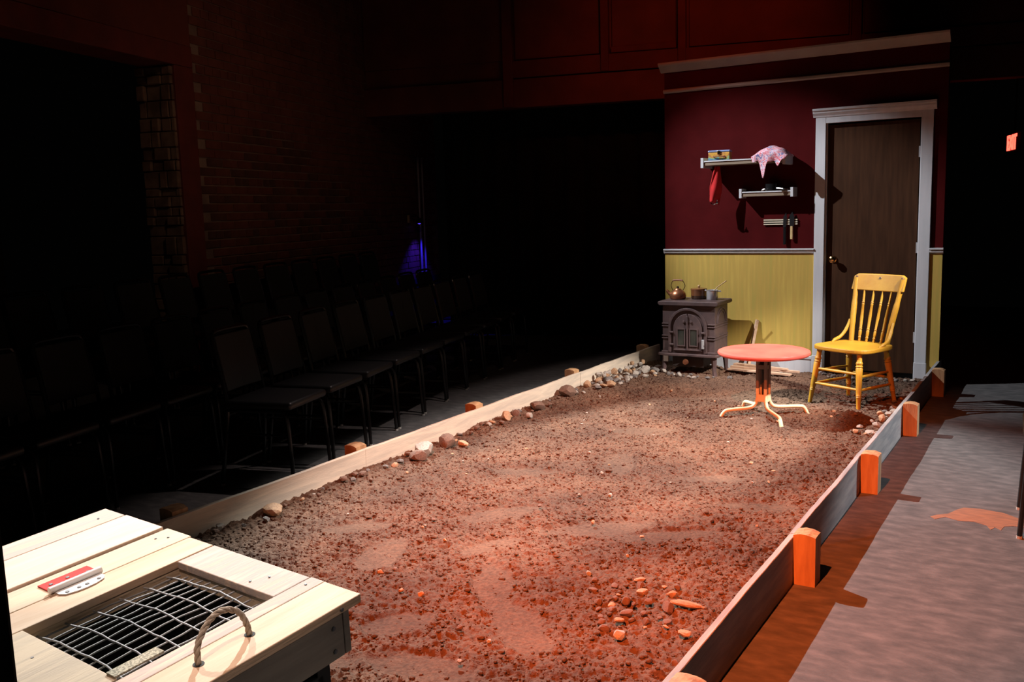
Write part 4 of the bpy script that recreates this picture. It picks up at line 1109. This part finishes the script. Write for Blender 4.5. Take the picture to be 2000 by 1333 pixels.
# ------------------------------------------------------------------ black audience chairs (local: +x is the front)
def make_chair():
    t = thing('stacking_chair', 'x', 'chair')
    for s_ in (-1, 1):
        fl_ = MB().tube(smoothpath([(0.205, s_ * 0.212, 0.006), (0.192, s_ * 0.204, 0.25), (0.182, s_ * 0.200, 0.375), (0.160, s_ * 0.198, 0.418), (0.110, s_ * 0.196, 0.430), (-0.19, s_ * 0.192, 0.430)], 4), 0.0115, 8).build('leg', 'blackmetal', t, smooth=True)
        MB().lathe([(0.0, 0.0), (0.013, 0.0), (0.013, 0.012), (0.0, 0.013)], 8, (0.205, s_ * 0.212, 0.0)).build('glide', 'glide', fl_)
        rl = MB().tube(smoothpath([(-0.245, s_ * 0.212, 0.006), (-0.215, s_ * 0.200, 0.25), (-0.195, s_ * 0.190, 0.43), (-0.215, s_ * 0.186, 0.58), (-0.268, s_ * 0.182, 0.82)], 4), 0.0115, 8).build('leg', 'blackmetal', t, smooth=True)
        MB().lathe([(0.0, 0.0), (0.013, 0.0), (0.013, 0.012), (0.0, 0.013)], 8, (-0.245, s_ * 0.212, 0.0)).build('glide', 'glide', rl)
        MB().tube([(0.190, s_ * 0.203, 0.30), (-0.208, s_ * 0.197, 0.30)], 0.0065, 8).build('stretcher', 'blackmetal', t, smooth=True)
    MB().tube(smoothpath([(-0.266, -0.182, 0.81), (-0.274, -0.172, 0.845), (-0.278, -0.14, 0.862), (-0.280, 0, 0.866), (-0.278, 0.14, 0.862), (-0.274, 0.172, 0.845), (-0.266, 0.182, 0.81)], 4), 0.0115, 8).build('back_frame', 'blackmetal', t, smooth=True)
    MB().box(-0.205, 0.210, -0.205, 0.205, 0.442, 0.486).build('seat', 'vinyl', t, smooth=True, bevel=0.018, seg=3)
    g = MB(); vs = []; fs = []; n = 8
    for i in range(n + 1):
        q = i / n; z = 0.53 + 0.31 * q; x = -0.212 - 0.062 * q
        for (dx, y) in ((0.018, -0.172), (0.018 - 0.010, 0.0), (0.018, 0.172), (-0.012, 0.172), (-0.022, 0.0), (-0.012, -0.172)): vs.append((x + dx, y, z))
    for i in range(n):
        for j in range(6): fs.append((i * 6 + j, i * 6 + (j + 1) % 6, i * 6 + 6 + (j + 1) % 6, i * 6 + 6 + j))
    fs += [tuple(range(6)), tuple(n * 6 + j for j in range(5, -1, -1))]
    g.add(vs, fs).build('backrest', 'fabricblack', t, bevel=0.006)
    MB().tube([(-0.2, -0.19, 0.40), (-0.2, 0.19, 0.40)], 0.007, 8).build('rear_crossbar', 'blackmetal', t, smooth=True)
    return t
proto = make_chair(); used = [False]
def put_chair(pos, rz, label, group, z=0.0):
    o = proto if not used[0] else copy_tree(proto)
    used[0] = True
    o.location = (pos.x, pos.y, z); o.rotation_euler = (0, 0, rz)
    tag(o, label, 'chair', group)
F0 = Vector((-0.75, -3.03, 0)); PITCHC = 0.484
ORD = ['first', 'second', 'third', 'fourth', 'fifth', 'sixth', 'seventh', 'eighth', 'ninth', 'tenth', 'eleventh', 'twelfth', 'thirteenth', 'fourteenth']
for k in range(-3, 7):
    put_chair(F0 + HU * (PITCHC * (k + 0.5)) - HV * 0.205, TH + rng.uniform(-0.03, 0.03), 'black vinyl chair, %s in the front row from the crate end' % ORD[k + 3], 'front row chairs')
for k in range(-6, 8):
    put_chair(F0 + HU * (PITCHC * (k + 0.5)) - HV * (0.76 + 0.205), TH + rng.uniform(-0.04, 0.04), 'black vinyl chair, %s in the middle row from the crate end' % ORD[k + 6], 'middle row chairs')
RZ = 0.20
ri = MB().box(0.0, 0.66, -2.9, 4.3, 0.0, RZ).build('seating_platform', 'blackpaint', None, bevel=0.006)
p = F0 - HV * 2.03; ri.location = (p.x, p.y, 0); ri.rotation_euler = (0, 0, TH)
tag(ri, 'low black platform along the brick wall carrying the last chair row', 'platform')
for k in range(-5, 8):
    put_chair(F0 + HU * (PITCHC * (k + 0.5)) - HV * (1.42 + 0.205), TH + rng.uniform(-0.04, 0.04), 'black vinyl chair, %s on the brick wall platform from the crate end' % ORD[k + 5], 'platform chairs', RZ)
# one chair on the open floor side, only a leg in view
put_chair(Vector((3.025 + 0.22, -3.487 + 0.205, 0)), math.radians(183), 'black stacking chair on the open floor by the worn patch', 'open floor chair')

# ------------------------------------------------------------------ blue work lamp and conduits by the far end of the brick wall
LP = BW0 + HU * 4.22 + HV * 0.02
lamp = thing('work_lamp', 'small blue gelled work lamp on the brick wall corner', 'lamp', (LP.x, LP.y, 1.40), TH)
MB().box(-0.01, 0.012, -0.13, -0.085, -0.04, 0.06).build('switch_plate', 'plate', lamp, bevel=0.003)
MB().tube([(0.0, 0, 0.04), (0.06, 0, 0.05), (0.10, 0, 0.02)], 0.008, 8).build('arm', 'blackmetal', lamp, smooth=True)
MB().lathe([(0.018, 0.04), (0.03, 0.03), (0.045, -0.03), (0.043, -0.03), (0.028, 0.028), (0.0, 0.036)], 18, (0.10, 0, -0.02)).build('shade', 'blackmetal', lamp, smooth=True)
MB().lathe([(0.0, -0.03), (0.022, -0.02), (0.026, 0.0), (0.0, 0.02)], 14, (0.10, 0, -0.03)).build('bulb', 'bluelens', lamp, smooth=True)
ld_ = bpy.data.lights.new('blue_lamp_light', 'SPOT'); ld_.energy = 34; ld_.color = (0.04, 0.02, 1.0); ld_.spot_size = math.radians(100); ld_.spot_blend = 0.6; ld_.shadow_soft_size = 0.02
lo_ = bpy.data.objects.new('blue_lamp_light', ld_); COL.objects.link(lo_); q = LP + HV * 0.20 + HU * 0.10
lo_.location = (q.x, q.y, 1.32); lo_.rotation_euler = (0, 0, 0)
for k, dy in enumerate((0.16, 0.30)):
    q = BW0 + HU * (4.30 + dy) + HV * 0.035
    o = MB().tube([(0, 0, 0.0), (0, 0, 2.2)], 0.016 - 0.003 * k, 10).build('conduit', 'conduit', None, smooth=True)
    o.location = (q.x, q.y, 0.0)
    tag(o, ['grey conduit pipe on the brick wall right beside the blue lamp', 'thinner grey conduit pipe on the brick wall beyond its twin'][k], 'pipe')

# ------------------------------------------------------------------ exit sign
EP = (2.588, 2.813, 2.003); rz = -1.3119
EX = thing('exit_sign', 'lit red EXIT sign high in the dark beyond the set', 'sign', EP, rz)
MB().box(-0.17, 0.17, 0.0, 0.05, -0.105, 0.105).build('housing', 'blackpan', EX, bevel=0.004)
cu = bpy.data.curves.new('exit_text', 'FONT'); cu.body = 'EXIT'; cu.size = 0.205; cu.extrude = 0.003; cu.align_x = 'CENTER'; cu.align_y = 'CENTER'
cu.offset = 0.006
to = bpy.data.objects.new('exit_text', cu); COL.objects.link(to)
bpy.context.view_layer.update()
me = bpy.data.meshes.new_from_object(to.evaluated_get(bpy.context.evaluated_depsgraph_get()))
bpy.data.objects.remove(to)
me.materials.clear(); me.materials.append(M['exitred'])
lt = bpy.data.objects.new('lettering', me); COL.objects.link(lt); lt.parent = EX
lt.rotation_euler = (math.radians(90), 0, 0); lt.location = (0.015, -0.004, 0.0)
MB().prism([(-0.150, 0.0), (-0.132, 0.03), (-0.132, 0.012), (-0.138, 0.0), (-0.132, -0.012), (-0.132, -0.03)], -0.006, 0.0, 'y').build('chevron', 'exitred', EX)
MB().tube([(0, 0.025, 0.105), (0, 0.025, 1.6)], 0.012, 8).build('hanger', 'blackmetal', EX)

# ------------------------------------------------------------------ black drape close on the left of the camera
drape('masking_drape', 0.8, 0.01, 2.6, 0.02, 0.2, 'black masking drape hanging beside the slatted crate', (1.998, -7.270, 0), -2.5940, 9)
